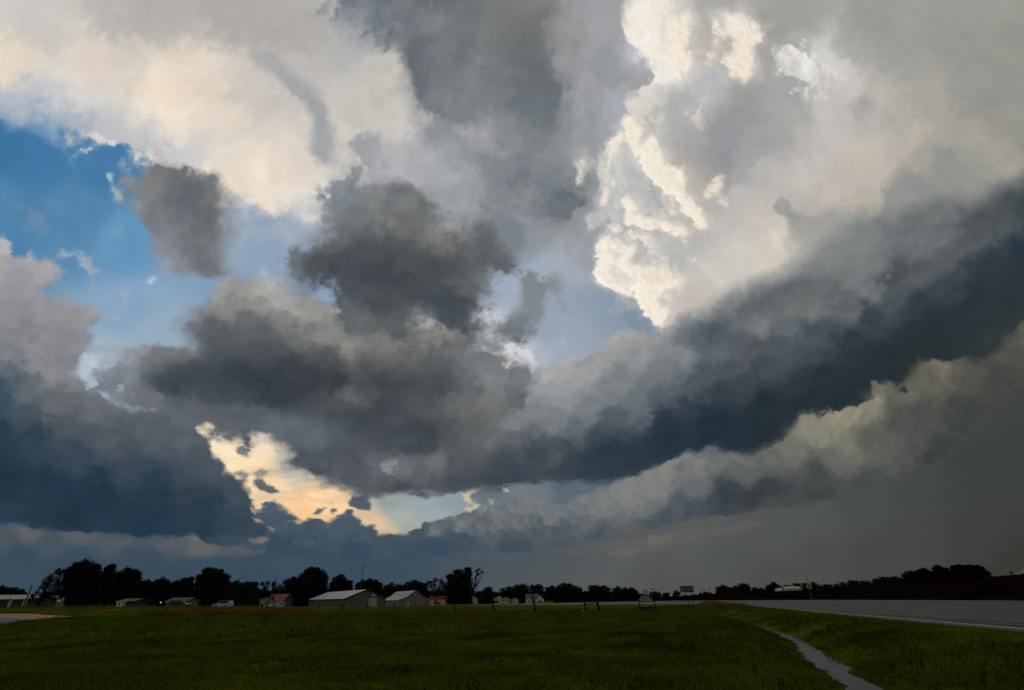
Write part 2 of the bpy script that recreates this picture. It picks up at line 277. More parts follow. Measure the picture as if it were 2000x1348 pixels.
    img = layer(img, "1520 412 1545 400 1570 404 1590 412 1620 420 1640 440 1650 470 1620 480 1590 465 1565 450 1548 430", "1550,410,150,148,146;1590,430,158,155,151;1630,460,160,158,154", soft=15, edge=16, off=10, op=.8)
    # diagonal pale fibres on the right-hand sheet
    dg = samp(F1, (X*.82+Y*.57)*.35, (-X*.57+Y*.82)*1.1, 900, 0, 700, 40)
    mr = sstep(1380, 1500, X)*sstep(620, 420, Y-.0*X)
    img = img+(dg*mr*2.4)[..., None]*np.array((1, .98, .93), np.float32)
    # combed wisps hanging through the centre veil
    q1 = samp(F1, (X*.97+Y*.25)*1.6, (Y*.97-X*.25)*.7, 900, 0, 300, 610)+.7*samp(F3, (X*.97+Y*.25)*1.5, (Y*.97-X*.25)*.8, 620, 0, 30, 10)
    mq = np.exp(-((X-1000)/170)**2-((Y-320)/190)**2)+.6*np.exp(-((X-1190)/60)**2-((Y-130)/130)**2)
    img = img*(1+(q1*mq*.022)[..., None])
    # white patch in the centre gap
    img = layer(img, "905 655 930 640 975 648 1000 665 1010 680 1050 690 1045 715 1010 715 995 725 985 735 978 748 962 742 950 715 930 700 915 695 905 680 930 672", "950,660,206,208,214;975,735,240,236,228;960,705,226,224,226;1020,700,215,215,218;920,685,226,226,230", soft=10, edge=12, kind='s', op=.8)
    img = layer(img, "1205 612 1222 590 1240 588 1262 610 1225 622", "1230,605,172,172,172", soft=10, edge=11, op=.7)
    img = layer(img, "1092 655 1100 650 1106 668 1098 676", "1230,605,175,182,190", soft=6, edge=7, op=.6)
    # ---- upper dark masses
    img = layer(img, "655 -320 668 0 690 40 698 85 725 92 745 80 765 100 782 130 788 158 765 178 800 190 835 200 860 225 880 250 930 245 960 225 990 235 1030 280 1060 270 1085 230 1105 175 1112 130 1120 90 1112 50 1150 20 1180 0 1200 -320", """
700,20,112,118,127;720,60,106,112,120;740,30,104,111,121;760,90,102,108,116;780,60,112,117,122;800,120,99,105,112;820,160,102,107,112;850,40,128,127,127;870,100,120,120,121;910,60,112,115,118;918,90,108,112,115;850,0,104,110,114;800,10,115,120,124;
860,180,120,122,125;900,200,128,129,131;940,180,122,124,126;960,60,126,125,124;1000,40,120,119,119;1030,100,112,114,116;1050,60,122,120,118;1050,150,103,107,110;1080,120,112,113,114;1060,220,108,113,117;1040,190,106,110,114;1100,60,138,136,135;1110,120,140,139,139;
1000,140,112,115,117;980,200,118,120,122;960,240,140,140,143;1040,265,122,125,128;740,185,140,143,150;700,85,150,152,158;1150,0,150,150,152;900,150,118,119,121;1100,20,130,129,128""", soft=44, edge=30, tex=5.0, cw=1.3, core=1.7, off=12)
    img = layer(img, "850 262 900 262 960 290 1020 310 1100 345 1125 370 1120 400 1060 400 1000 380 950 350 910 315", "900,280,134,137,140;960,310,124,128,132;1020,345,122,126,130;1090,375,126,130,134", soft=30, edge=22, op=.85, tex=3.5, off=8)
    img = layer(img, "945 378 975 360 1020 352 1030 368 1055 370 1085 372 1112 385 1118 402 1090 425 1060 415 1040 425 1020 410 1030 392 1000 385 965 392", "960,380,122,126,130;1010,365,112,116,120;1080,395,104,109,113;1100,405,106,111,115;1030,410,122,126,130", soft=16, edge=18, tex=3, kind='s', off=10)
    img = layer(img, "1060 -30 1140 -20 1200 0 1190 40 1210 60 1180 90 1200 120 1225 150 1210 180 1185 165 1170 130 1150 100 1160 60 1130 30", "1150,20,160,161,165;1180,60,158,160,165;1200,140,148,150,154;1205,165,146,148,152", soft=18, edge=17, op=.55, kind='s')
    img = layer(img, "1186 418 1192 426 1180 445 1165 468 1140 485 1112 500 1128 480 1150 460 1168 432", "1150,450,146,150,156;1180,430,140,144,150;1120,495,155,162,172", soft=9, edge=8, op=.85)
    img = layer(img, "1150 330 1170 300 1186 290 1172 350 1168 420 1150 430 1140 380", "1150,380,150,153,158", soft=14, edge=10, op=.5)
    img = puffs(img, "700 20 760 60 800 140 880 190 960 180 1040 240 1090 180 1110 80 1080 10 1000 -20 800 -20", 50, 20, 55, (132, 132, 133), (98, 103, 108), Lx=-.3, Ly=-.5, op=.24, seed=36, blend=.5)
    img = puffs(img, "820 280 900 260 1000 270 1100 300 1140 400 1100 460 1000 440 900 420 840 350", 45, 16, 44, (180, 181, 184), (126, 130, 134), Lx=-.3, Ly=-.6, op=.22, seed=37, blend=.5)
    # ---- detached cloud, left
    img = layer(img, "244 355 262 348 285 342 296 330 320 327 345 332 372 342 392 348 405 356 414 350 420 362 436 375 440 388 428 400 448 425 458 445 455 470 444 490 446 522 438 531 410 528 385 518 362 522 330 520 312 505 305 480 300 450 285 430 262 412 250 400 262 385", """
255,355,142,140,142;290,355,128,125,124;310,340,122,121,121;340,350,108,110,113;370,390,97,101,107;350,420,98,102,108;340,380,104,106,109;410,370,112,113,115;430,385,118,117,118;420,420,106,106,108;445,440,116,116,118;400,450,104,106,112;440,480,116,118,122;
390,480,112,113,118;410,505,110,111,116;440,515,116,117,122;350,500,134,134,140;320,470,136,138,145;320,440,122,124,130;300,400,118,118,122;270,395,140,142,150;340,460,116,118,124;330,515,150,158,172;275,370,130,129,131""", core=1.9, off=9, soft=13, edge=10, kind='s', tex=3.6, cw=.8, rel=1.5)
    img = puffs(img, "265 370 300 340 380 355 430 390 440 450 430 510 380 505 330 480 310 430", 34, 12, 30, (134, 133, 133), (96, 99, 104), Lx=-.4, Ly=-.7, op=.3, seed=38, blend=.5)
    # ---- left wisps over the blue
    img = layer(img, "128 492 145 486 160 490 178 500 184 525 180 540 165 532 155 515 148 500", "150,500,172,178,186;170,530,160,166,176", soft=8, edge=12, kind='s', op=.8)
    img = layer(img, "40 412 60 410 85 425 95 445 80 452 55 440", "60,430,112,140,164", soft=14, edge=10, op=.7)
    img = layer(img, "225 400 240 440 235 470 222 450", "60,430,140,165,190", soft=14, edge=10, op=.3)
    img = layer(img, "236 575 248 562 262 565 255 580 242 595", "60,430,158,172,186", soft=8, edge=9, kind='s', op=.6)
    img = layer(img, "185 605 215 605 240 615 200 625", "60,430,168,172,178", soft=9, edge=9, kind='s', op=.6)
    img = layer(img, "300 545 312 540 305 550", "60,430,190,200,210", soft=5, edge=5, kind='s', op=.7)
    img = layer(img, "500 545 515 520 530 535 560 520 575 540 560 560 520 560", "60,430,188,195,205", soft=9, edge=13, kind='s', op=.75)
    # ---- low right: rain core behind, far shelf and distant cumulus in front
    img = layer(img, "-320 1090 300 1095 480 1085 700 1060 800 1052 900 1030 1100 1010 1300 980 1500 900 1700 760 1850 690 2000 600 2320 400 2320 1335 -320 1335", """
300,1120,60,76,90;500,1100,60,77,92;560,1075,62,80,95;700,1085,58,76,92;700,1110,62,77,89;800,1095,62,78,91;900,1095,72,82,91;1000,1090,80,86,92;1000,1120,80,86,90;900,1130,75,83,89;1100,1075,84,89,93;1100,1110,84,88,90;1170,1075,88,90,91;1190,1085,90,90,90;1250,1072,90,90,89;1300,1080,86,86,85;1290,1050,93,91,89;1350,1045,94,94,92;1400,1035,94,94,92;1460,1035,88,88,86;1480,1012,84,85,83;
1400,1070,82,84,83;1450,1070,80,81,80;1520,1040,82,84,82;1560,1000,84,86,84;1500,1110,77,77,74;1300,1130,82,82,80;1600,1040,80,81,78;1600,1100,76,76,72;1700,1000,76,78,75;1700,1090,71,71,67;1650,950,74,77,76;1800,950,68,70,68;1800,1060,69,70,66;1900,1060,64,65,61;2000,1100,58,58,53;1900,900,63,66,64;2000,900,62,65,63;2000,1000,62,63,60;1750,880,76,78,76;1850,800,74,75,72;1950,760,70,70,66;2000,800,64,66,64;2200,900,60,62,60""", soft=10, edge=5, kind='w', tex=1.0, cw=1.6, warp=.5, s=60)
    # thin pink-grey bars of haze low down
    for P, c, o in (("1100 1075 1180 1066 1260 1058 1330 1040 1420 1026 1480 1012 1500 1022 1440 1042 1350 1056 1260 1072 1180 1082 1110 1086", "1290,1050,100,96,93", .5), ("1170 1085 1200 1076 1240 1080 1210 1092", "1190,1085,112,102,97", .5), ("1270 1054 1305 1050 1300 1056 1280 1058", "1290,1050,118,108,99", .5),
                    ("900 1084 1000 1076 1100 1068 1100 1076 1000 1088 920 1092", "900,1080,84,90,96", .5), ("640 1080 760 1074 860 1078 760 1086 660 1086", "900,1080,70,84,98", .4)):
        img = layer(img, P, c, soft=6, edge=7, kind='w', tex=1.5, op=o, warp=.5)
    img = layer(img, """520 985 535 978 552 992 568 1016 585 1018 602 1012 622 1014 640 1022 655 1012 668 1004 684 1000 698 1012 712 1022 735 1034 745 1046 770 1052 790 1046 812 1036 830 1022 850 1018 880 1006 915 1000 960 990 990 975 1020 968 1045 968 1062 978 1090 982 1118 978
    1140 960 1190 950 1240 925 1300 885 1400 860 1500 840 1600 780 1700 720 1800 660 1900 640 2000 600 2320 400 2320 560 2000 760 1900 850 1800 910 1700 950 1620 975 1540 992 1460 1004 1400 1010 1340 1018 1290 1028 1230 1040 1170 1054 1110 1064 1040 1076 960 1080 900 1082 820 1090 740 1096 650 1094 560 1086 500 1074 470 1060 500 1040 490 1010 500 998""", """
540,990,86,96,106;540,1010,70,84,97;600,1035,66,82,96;680,1010,84,94,104;650,1030,74,86,97;700,1040,70,84,97;560,1060,58,75,90;620,1060,62,78,92;700,1065,54,74,92;740,1060,70,82,92;800,1060,72,83,92;800,1080,60,78,92;850,1030,86,92,98;900,1010,100,105,110;880,1020,92,98,104;900,1055,64,79,92;850,1070,56,76,93;
960,1000,110,113,117;1000,1000,108,111,115;1040,978,120,122,124;1060,990,116,118,120;1000,1040,82,88,94;950,1030,88,94,100;1100,995,110,114,117;1100,1035,82,90,96;1050,1030,84,91,97;1000,1068,62,77,89;1100,1070,74,84,90;1150,985,117,118,119;1150,1020,100,104,107;1200,1000,107,109,110;1170,1045,72,82,90;1220,960,128,127,124;1180,955,120,119,117;
1240,985,120,120,117;1260,1000,110,111,110;1290,925,128,126,120;1300,895,138,135,126;1340,880,138,133,122;1290,960,127,126,122;1270,1030,68,78,85;1330,925,112,113,112;1380,895,124,121,114;1350,950,106,109,111;1400,900,103,104,102;1450,915,96,97,96;1330,980,84,90,94;1350,1000,72,79,85;1300,1015,72,80,86;1400,1000,62,70,76;
1420,960,57,64,69;1470,975,56,62,66;1500,950,59,64,67;1500,900,94,95,93;1450,890,106,105,102;1550,880,108,106,98;1600,850,138,133,117;1580,825,142,135,118;1650,815,148,140,120;1700,775,146,137,118;1705,800,136,129,112;1650,860,126,121,107;1620,890,102,101,95;1600,920,70,72,73;1700,850,92,91,86;1740,780,98,95,88;
1760,820,80,80,77;1800,740,98,94,84;1830,712,124,116,98;1780,765,104,99,88;1860,720,96,91,82;1900,735,82,80,73;1980,690,82,78,70;1990,660,96,91,82;1800,800,77,77,73;1900,800,66,68,66;2000,800,62,64,61;1950,740,70,70,66;1850,900,62,65,64;2000,950,64,66,63;1700,950,74,77,76;1600,970,64,67,68;
1600,1000,82,84,82;1520,1000,72,75,76;1500,1015,84,87,85;1480,1030,94,93,88;1450,1045,98,96,92;1400,1030,84,87,88;1350,1045,92,92,91;1250,1050,88,89,90;1200,1065,82,85,88;1300,1052,96,92,90;1190,1080,98,93,92;1260,1085,94,90,88;1400,1080,82,83,81;1320,1085,84,85,84;1600,1080,76,77,73;1700,1030,76,77,74;1800,1050,69,70,66;1950,1050,62,63,58;1950,1100,58,59,54;
1100,1090,84,89,92;1000,1100,79,85,91;900,1090,70,80,89;800,1110,62,76,88;700,1110,60,75,88;600,1090,60,75,88;900,1130,74,82,88;1000,1130,80,86,90;560,1120,56,72,86;1300,1130,80,81,79;2000,1130,57,57,52;1700,1110,70,70,67;1500,1110,76,77,74""", soft=5, edge=8, kind='b', tex=2.4, cw=.85, rel=2.2, warp=.5, s=17)
    img = puffs(img, "840 1024 900 1003 960 993 1000 978 1045 972 1062 982 1090 986 1118 982 1140 966 1190 955 1240 930 1300 892 1330 900 1300 950 1260 985 1180 1010 1060 1030 900 1045 830 1045", 150, 8, 22, (136, 136, 134), (88, 95, 102), op=.5, seed=21, blend=.45)
    img = puffs(img, "1290 900 1350 885 1420 880 1500 868 1560 830 1640 800 1700 765 1720 800 1640 860 1520 900 1400 920 1300 940", 70, 12, 28, (142, 138, 124), (88, 89, 86), op=.32, seed=22, blend=.5)
    img = puffs(img, "520 988 536 980 552 994 568 1018 602 1014 640 1022 668 1006 684 1002 712 1024 745 1046 720 1060 600 1070 520 1050", 90, 6, 16, (84, 95, 106), (60, 76, 92), op=.5, seed=23, Lx=.3, Ly=-.8, blend=.4)
    # rim light on the little tower in the gap
    img = layer(img, "920 960 935 950 965 952 1010 955 1050 950 1140 945 1120 975 1080 985 1040 968 1005 972 960 992 930 985 915 972", "930,965,105,112,119;980,965,108,114,120;1040,955,118,121,124;1100,955,96,106,114;1000,955,120,122,124", soft=6, edge=6, kind='b', tex=2, op=.9, warp=.3)
    for P in ("908 966 916 960 924 962 914 972 922 982 934 988 928 993 914 984", "918 960 928 954 940 950 936 958 924 964", "900 996 912 990 928 992 918 998", "958 980 964 978 966 986 960 986", "984 955 990 954 993 960 986 960"):
        img = layer(img, P, "930,965,214,196,160", soft=3.5, edge=5, kind='b', op=.8, warp=.2)
    # small pink-lit scraps low centre
    # ---- left bank
    img = layer(img, """-320 470 0 462 15 475 22 500 60 498 95 512 130 530 120 545 92 560 75 572 120 590 190 596 196 612 180 640 192 655 172 680 165 700 150 722 180 760 250 790 330 800 390 850 406 866 416 890 432 905 448 925 470 935 482 955 488 975 494 988 500 1010 520 1040 515 1056 480 1062
    440 1068 400 1064 378 1050 300 1052 200 1046 130 1038 65 1030 55 1022 -320 1014""", """
8,480,178,176,176;20,510,162,160,162;60,515,165,165,169;100,525,168,166,167;115,545,150,154,162;60,540,150,151,157;70,575,150,152,160;50,610,135,136,142;100,610,140,140,144;130,600,148,146,148;180,605,158,156,158;180,640,146,145,150;165,670,142,142,148;100,660,140,138,141;
50,660,128,128,132;20,690,124,124,129;100,710,134,132,135;150,720,126,127,133;0,730,96,102,110;0,770,58,74,88;50,760,96,100,106;60,800,70,80,91;120,790,104,105,109;200,800,106,107,112;150,840,82,88,96;0,860,42,60,76;80,860,48,64,78;150,880,56,68,80;210,850,86,91,97;250,870,78,85,93;
300,850,90,94,100;380,870,88,93,99;380,900,78,86,94;250,910,54,66,80;0,950,35,54,70;100,950,36,54,70;200,950,34,52,68;300,940,44,60,74;300,970,36,55,71;360,930,62,74,85;420,920,76,84,93;450,950,68,78,88;475,985,60,72,84;400,980,44,58,71;370,975,46,58,68;420,1010,42,58,72;300,1025,35,54,71;150,1015,36,54,70;
50,1000,40,58,74;0,1000,46,62,76;450,1030,54,68,81;490,1040,56,70,82;420,1050,58,70,82;400,1035,42,60,76;200,1030,38,56,72;340,1040,40,58,74""", soft=8, edge=9, kind='s', tex=3.4, cw=1.1, rel=2.2, warp=.8, off=-1)
    img = layer(img, "385 1052 410 1048 460 1046 520 1044 540 1050 520 1062 470 1064 445 1070 420 1068", "450,1058,62,75,88", soft=7, edge=8, op=.6)
    # ---- middle bank below the dark masses
    img = layer(img, """165 712 190 690 240 682 300 678 340 672 400 690 800 800 900 840 1000 820 960 900 900 945 850 960 800 955 752 960 720 968 700 966 660 945 620 935 585 918 556 905 575 892 548 878 528 866 505 846 494 862 476 884 460 874 446 856 424 852 404 846 350 830 250 800 180 765""", """
180,720,138,144,154;220,700,140,144,152;270,690,142,144,150;240,740,125,130,138;200,760,124,129,137;280,760,116,118,123;300,700,122,122,126;260,720,130,134,142;350,790,102,106,112;400,820,93,96,101;350,825,96,99,105;300,800,108,110,114;450,800,96,99,104;500,820,93,97,103;460,840,86,91,98;470,870,84,90,97;
540,800,100,103,108;520,850,100,105,112;570,830,90,95,101;600,860,96,101,108;650,830,84,89,94;600,890,78,83,90;570,905,74,80,87;620,915,76,81,88;700,850,72,77,82;740,860,76,80,85;700,880,84,88,94;660,900,80,85,91;700,920,82,86,92;740,900,98,102,108;800,880,104,107,112;790,910,112,114,118;
750,940,88,90,94;700,950,86,89,94;830,930,96,98,102;900,900,84,86,89;900,930,84,85,88;850,950,70,74,79;800,950,66,70,76;770,955,66,70,76;940,930,74,78,82;860,905,116,117,120;680,890,76,81,87""", core=1.8, soft=12, edge=11, kind='s', tex=4.0, cw=1.1, rel=2.0)
    img = puffs(img, "0 500 60 515 110 550 180 605 180 650 150 720 160 760 60 740 0 720", 60, 14, 40, (156, 154, 157), (112, 115, 122), Lx=.3, Ly=-.8, op=.34, seed=31, blend=.45)
    img = puffs(img, "60 800 200 830 350 860 420 890 450 930 480 960 470 1000 380 1000 200 960 40 900", 60, 16, 42, (80, 88, 98), (30, 48, 64), Lx=.4, Ly=-.8, op=.24, seed=32, blend=.45)
    img = puffs(img, "200 720 330 700 420 790 560 820 700 850 860 880 840 940 700 950 580 900 500 840 420 850 260 800", 90, 12, 34, (112, 115, 121), (58, 64, 71), Lx=.2, Ly=-.8, op=.26, seed=33, blend=.45)
    # blue-white holes in the frayed left part
    for P, o in (("155 705 170 700 180 712 176 730 188 748 170 745 158 728", .75), ("212 692 232 690 258 700 250 712 235 706 215 712", .5), ("222 748 245 735 262 745 245 760 228 765", .7), ("250 772 256 770 254 778 250 778", .6), ("180 700 200 690 205 720 192 725", .4)):
        img = layer(img, P, "170,720,184,198,210;240,700,165,184,200;240,750,180,190,200", soft=8, edge=14, kind='s', op=o)
    img = layer(img, "752 912 762 898 776 892 786 896 780 906 764 912", "770,905,160,158,152", soft=7, edge=13, kind='s', op=.6)
    img = layer(img, "820 800 880 770 960 770 1060 760 1080 840 1020 900 900 900 840 870", "860,850,88,90,93;900,820,104,104,104;960,800,110,109,108;1000,820,118,120,123;940,870,96,98,101;1050,800,130,132,135;1030,860,100,103,107", soft=14, edge=8, off=6)
    # ---- cumulus shoulder at the upper left of the shelf
    img = layer(img, "985 800 1030 768 1045 742 1065 728 1090 712 1108 696 1130 702 1150 684 1168 670 1180 652 1200 645 1218 652 1236 640 1262 646 1290 642 1318 628 1345 620 1400 660 1480 780 1400 900 1000 900 960 850", """
1060,745,160,162,165;1100,715,168,168,168;1150,700,160,160,162;1190,665,166,165,164;1230,655,162,161,160;1270,655,160,158,156;1310,640,150,150,150;1130,740,158,158,160;1180,715,150,150,152;1215,700,160,159,158;1250,690,138,139,141;1090,770,148,150,153;1150,780,130,133,136;1200,740,126,129,132;1240,730,140,140,141;1280,700,126,129,132;1300,730,122,124,127;1050,800,128,131,134;1000,830,128,130,133;1100,830,108,111,114;1250,790,104,108,113;1350,760,80,87,93;1350,680,110,114,118""", soft=9, edge=11, kind='s', tex=4.5, rel=4, warp=.7)
    img = puffs(img, "1040 765 1066 735 1110 702 1168 674 1200 650 1240 648 1300 645 1330 640 1330 700 1250 740 1160 790 1040 830 1000 810", 110, 10, 28, (170, 170, 170), (116, 120, 124), Lx=-.2, Ly=-.8, op=.38, seed=24, blend=.4)
    # ---- main shelf
    img = layer(img, """735 962 760 940 840 918 900 880 940 820 985 800 1030 770 1060 745 1090 715 1130 700 1165 672 1195 650 1230 640 1290 640 1330 612 1360 590 1400 572 1450 535 1500 515 1560 490 1600 462 1640 430 1665 405 1700 385 1760 395 1800 375 1850 370 1900 370 1960 345 2320 200
    2320 380 2000 625 1985 655 1955 672 1935 684 1910 700 1870 700 1840 700 1815 704 1795 716 1782 735 1770 752 1765 760 1745 752 1725 745 1708 748 1712 760 1700 775 1670 792 1640 800 1600 806 1575 812 1560 820 1548 838 1525 854 1490 870 1450 880 1425 876 1400 870 1375 874 1340 886 1300 900 1262 912 1235 928 1200 938 1150 938 1100 942 1050 938 1000 944 950 948 900 952 860 960 820 962""", """
760,950,78,80,85;800,952,68,71,77;850,945,82,84,88;850,925,96,99,103;900,940,74,77,81;900,915,88,90,94;940,920,84,86,90;950,940,62,67,73;1000,925,60,68,77;930,890,88,91,94;980,895,70,76,82;1000,870,84,87,91;950,850,112,114,117;1050,880,64,71,78;1100,910,57,66,74;1100,880,64,71,78;1090,893,104,104,105;1150,920,54,64,72;1100,935,60,68,75;
1200,920,52,62,70;1200,880,44,56,66;1250,900,44,56,66;1300,870,38,50,60;1300,830,42,53,63;1400,860,38,49,58;1400,820,37,49,59;1500,850,38,48,55;1500,790,37,47,54;1600,790,38,48,54;1600,740,40,50,56;1680,770,38,46,51;1700,700,42,51,55;1750,740,40,48,52;1800,680,42,50,53;1800,640,43,52,57;1900,680,44,51,53;1900,610,44,52,56;1960,640,50,56,58;1980,570,47,55,58;
1980,480,44,55,65;1920,520,50,59,66;2000,430,66,73,78;1960,440,80,84,86;1850,500,86,89,92;1900,470,84,87,90;1750,560,76,82,86;1800,540,84,87,90;1800,590,52,61,68;1700,620,54,63,70;1830,570,60,68,74;1650,680,46,56,64;1600,600,116,117,116;1570,580,118,118,118;1550,600,120,120,119;1500,600,106,109,111;1650,530,122,123,122;1680,560,116,118,119;1650,600,98,101,104;
1700,480,122,123,122;1620,490,128,129,129;1600,520,118,120,121;1620,550,112,115,117;1760,460,108,111,112;1820,460,116,118,118;1700,520,128,128,127;1560,540,106,111,115;1540,570,106,110,114;1550,640,94,98,102;1600,650,66,74,80;1450,580,92,98,104;1500,560,96,102,107;1450,620,112,114,116;1480,630,124,124,124;1400,600,93,99,105;
1350,640,100,105,110;1380,650,80,88,95;1400,690,96,100,105;1440,680,90,94,99;1340,660,108,112,117;1300,720,122,124,126;1330,690,134,135,136;1310,740,112,116,120;1290,680,128,131,134;1240,690,148,148,149;1270,655,156,155,152;1180,700,158,157,156;1200,670,152,154,156;1150,720,150,151,153;1210,730,128,131,134;1200,770,126,129,131;1100,740,156,157,159;
1050,790,130,132,135;1080,810,124,127,130;1100,780,142,144,147;1120,840,98,102,107;1150,800,124,127,130;1250,790,104,108,113;1200,820,84,91,98;1180,850,66,75,83;1300,780,84,91,98;1350,760,80,87,93;1380,740,78,85,91;1420,730,76,82,88;1410,770,58,67,75;1350,800,54,64,73;1450,760,62,70,76;1500,720,64,71,77;1450,700,84,88,93;1500,680,76,82,87;1560,690,64,71,77;1560,740,46,56,63;1500,755,50,60,67;
1300,620,150,152,152;1040,770,150,153,158;1000,830,128,130,133;1020,860,100,103,107;980,870,100,102,105""", soft=9, edge=9, kind='s', tex=3.8, cw=1.0, rel=2.6, warp=.8, fade=(10, -34, 36), off=2)
    img = layer(img, "880 930 1000 905 1150 890 1280 850 1400 810 1500 775 1620 730 1720 680 1800 620 1900 570 2050 480 2320 380 2320 500 2050 600 1900 670 1780 715 1690 760 1560 815 1450 860 1340 870 1220 915 1080 932 960 940", "1000,920,60,68,77;1200,890,45,57,67;1400,840,38,49,59;1600,770,38,48,54;1800,660,42,51,54;1950,590,46,54,58", soft=36, edge=16, op=.5, tex=2, off=4)
    # wind-drawn striations inside the shelf
    sd = samp(F1, (X*.86-Y*.51)*.45, (X*.51+Y*.86)*1.25, 1000, 0, 60, 440)
    ms = sstep(1250, 1500, X)*sstep(-260, -120, (Y-700)+.62*(X-1600))*sstep(120, -20, (Y-700)+.62*(X-1600))
    img = img+(sd*ms*4.0)[..., None]
    img = layer(img, "448 440 470 425 520 430 560 425 600 440 640 470 600 520 560 555 520 545 480 560 455 530 450 490", "480,450,172,178,188;560,440,176,180,188;500,500,150,168,190;540,520,165,176,190;470,530,150,166,186", soft=26, edge=22, kind='w', op=.6)
    # ---- lower dark mass
    img = layer(img, """288 735 292 715 305 700 325 688 350 680 375 676 362 655 358 638 372 618 385 596 410 578 440 560 470 552 505 550 530 552 560 556 590 566 640 600 690 640 740 638 820 632 880 636 925 645 940 672 940 690 968 715 985 745 1000 728 1020 725 1035 742 1030 765 1010 790 985 808 940 825 890 840 860 862 840 880 800 884 760 868 720 850 690 835 650 832 600 812
    560 795 520 790 470 792 420 785 370 775 330 760 300 750""", """
310,715,116,117,121;340,695,120,119,121;370,690,110,110,113;330,735,78,84,92;380,720,66,72,80;350,755,62,69,77;400,640,102,104,107;370,640,116,116,120;400,600,132,130,131;430,570,158,155,155;450,590,142,138,135;480,570,160,156,152;520,560,168,164,160;510,590,140,136,132;560,590,166,161,155;
600,620,162,157,150;560,620,128,126,123;480,620,108,108,108;440,640,92,94,98;420,670,84,88,93;500,650,92,93,95;520,690,74,77,80;560,660,108,107,106;600,660,118,116,113;640,660,142,138,132;680,680,146,141,134;700,700,122,119,114;620,700,84,86,88;580,710,70,73,77;660,720,78,80,82;720,720,92,92,92;
720,675,125,121,116;780,670,128,124,118;830,670,126,123,118;860,650,140,138,136;800,700,102,101,99;860,700,98,99,100;900,680,106,107,109;920,720,120,121,123;950,750,118,120,123;930,760,92,94,96;1000,750,106,108,111;1020,740,112,114,117;1000,780,96,99,103;960,790,114,112,109;900,800,110,109,107;
380,760,72,80,88;450,740,56,63,71;450,770,76,83,90;520,740,54,60,67;550,760,60,66,73;600,740,56,61,67;650,750,58,62,67;640,775,98,98,99;680,765,122,119,117;650,790,84,87,90;700,785,104,104,104;620,800,84,88,93;750,780,82,85,87;740,750,68,71,75;800,740,84,86,88;850,760,72,76,80;800,790,84,87,90;
780,825,70,75,80;820,840,66,71,76;740,820,68,73,78;700,815,66,71,77;860,830,84,86,88;800,870,72,78,84;890,780,86,88,89;850,720,88,89,90;660,815,72,77,82""", core=2.0, off=11, soft=19, edge=15, kind='s', tex=5.0, cw=1.15, rel=3.0)
    img = puffs(img, "300 730 370 680 380 620 450 570 560 560 660 640 760 660 880 645 960 690 1010 740 1000 790 900 820 800 850 640 800 480 780 340 760", 110, 16, 46, (144, 141, 138), (50, 56, 62), Lx=-.05, Ly=-.9, op=.24, seed=34, blend=.5)
    img = layer(img, "300 742 350 718 420 700 470 690 560 700 640 705 720 715 800 722 880 745 840 790 760 800 690 770 600 790 500 788 400 775 330 760", "400,740,58,66,75;500,745,52,58,65;620,740,54,59,64;750,750,66,69,73;840,770,74,77,80", soft=34, edge=16, op=.62, tex=3, off=8)
    img = layer(img, "700 810 760 800 830 820 880 840 850 870 780 870 720 850", "780,840,64,69,74", soft=30, edge=14, op=.45, tex=3, off=8)
    img = layer(img, "378 640 420 620 500 640 560 670 520 690 430 690 390 670", "450,660,84,87,92", soft=30, edge=14, op=.4, tex=3, off=6)
    # ---- upper dark mass
    img = layer(img, """562 508 575 490 600 480 630 465 650 448 648 420 640 400 636 370 650 352 680 352 705 372 730 362 752 364 775 368 800 372 820 380 838 398 855 425 858 448 880 450 905 440 940 442 965 432 990 440 1008 462 1005 490 1002 520 975 530 958 548 960 575 945 592 958 598 930 610 925 640 908 650 880 640
    850 628 818 626 780 645 750 655 720 662 690 650 668 632 655 600 640 570 610 555 585 535 568 522""", """
575,505,100,102,105;600,500,82,84,87;625,485,96,98,101;660,460,100,104,108;660,400,122,126,132;650,370,140,143,148;700,420,112,116,119;680,370,130,133,137;740,400,122,123,122;780,395,108,108,109;820,400,112,112,112;840,430,112,112,111;780,440,102,101,101;760,430,122,119,114;730,450,96,98,100;700,480,80,84,88;
660,500,78,81,85;620,520,82,85,88;640,540,72,77,82;700,520,68,73,78;750,480,80,82,84;750,530,66,71,76;800,500,80,82,84;810,525,98,98,97;850,470,110,108,106;850,500,84,85,86;900,470,112,110,108;900,500,86,88,90;950,460,98,101,104;980,480,100,103,106;950,510,88,91,94;995,505,102,105,109;
900,540,88,91,94;940,545,112,114,117;850,550,76,80,84;800,560,70,75,79;700,570,84,88,93;660,570,84,89,94;740,590,72,77,82;800,600,82,86,90;830,610,100,103,107;880,600,70,76,80;860,580,64,70,75;910,620,76,81,85;920,570,106,109,112;940,600,104,108,113;700,620,100,103,106;750,630,90,93,96;
680,600,98,102,106;720,640,108,108,107;800,630,96,97,99;880,630,78,82,86;770,560,66,71,76""", core=2.1, off=13, soft=22, edge=17, kind='s', tex=5.0, cw=1.15, rel=3.0)
    img = puffs(img, "580 510 650 460 660 370 740 370 840 420 880 450 980 450 990 510 940 580 900 630 780 630 690 640 640 560", 80, 15, 44, (124, 124, 124), (52, 58, 63), Lx=.1, Ly=-.9, op=.24, seed=35, blend=.5)
    img = layer(img, "600 505 660 495 720 490 800 505 850 500 920 520 960 550 930 600 900 630 850 610 790 600 730 600 680 570 630 540", "640,520,74,78,83;720,530,66,71,75;800,560,68,73,77;880,600,68,74,79;930,550,86,89,92", soft=32, edge=18, op=.62, tex=3, off=8)
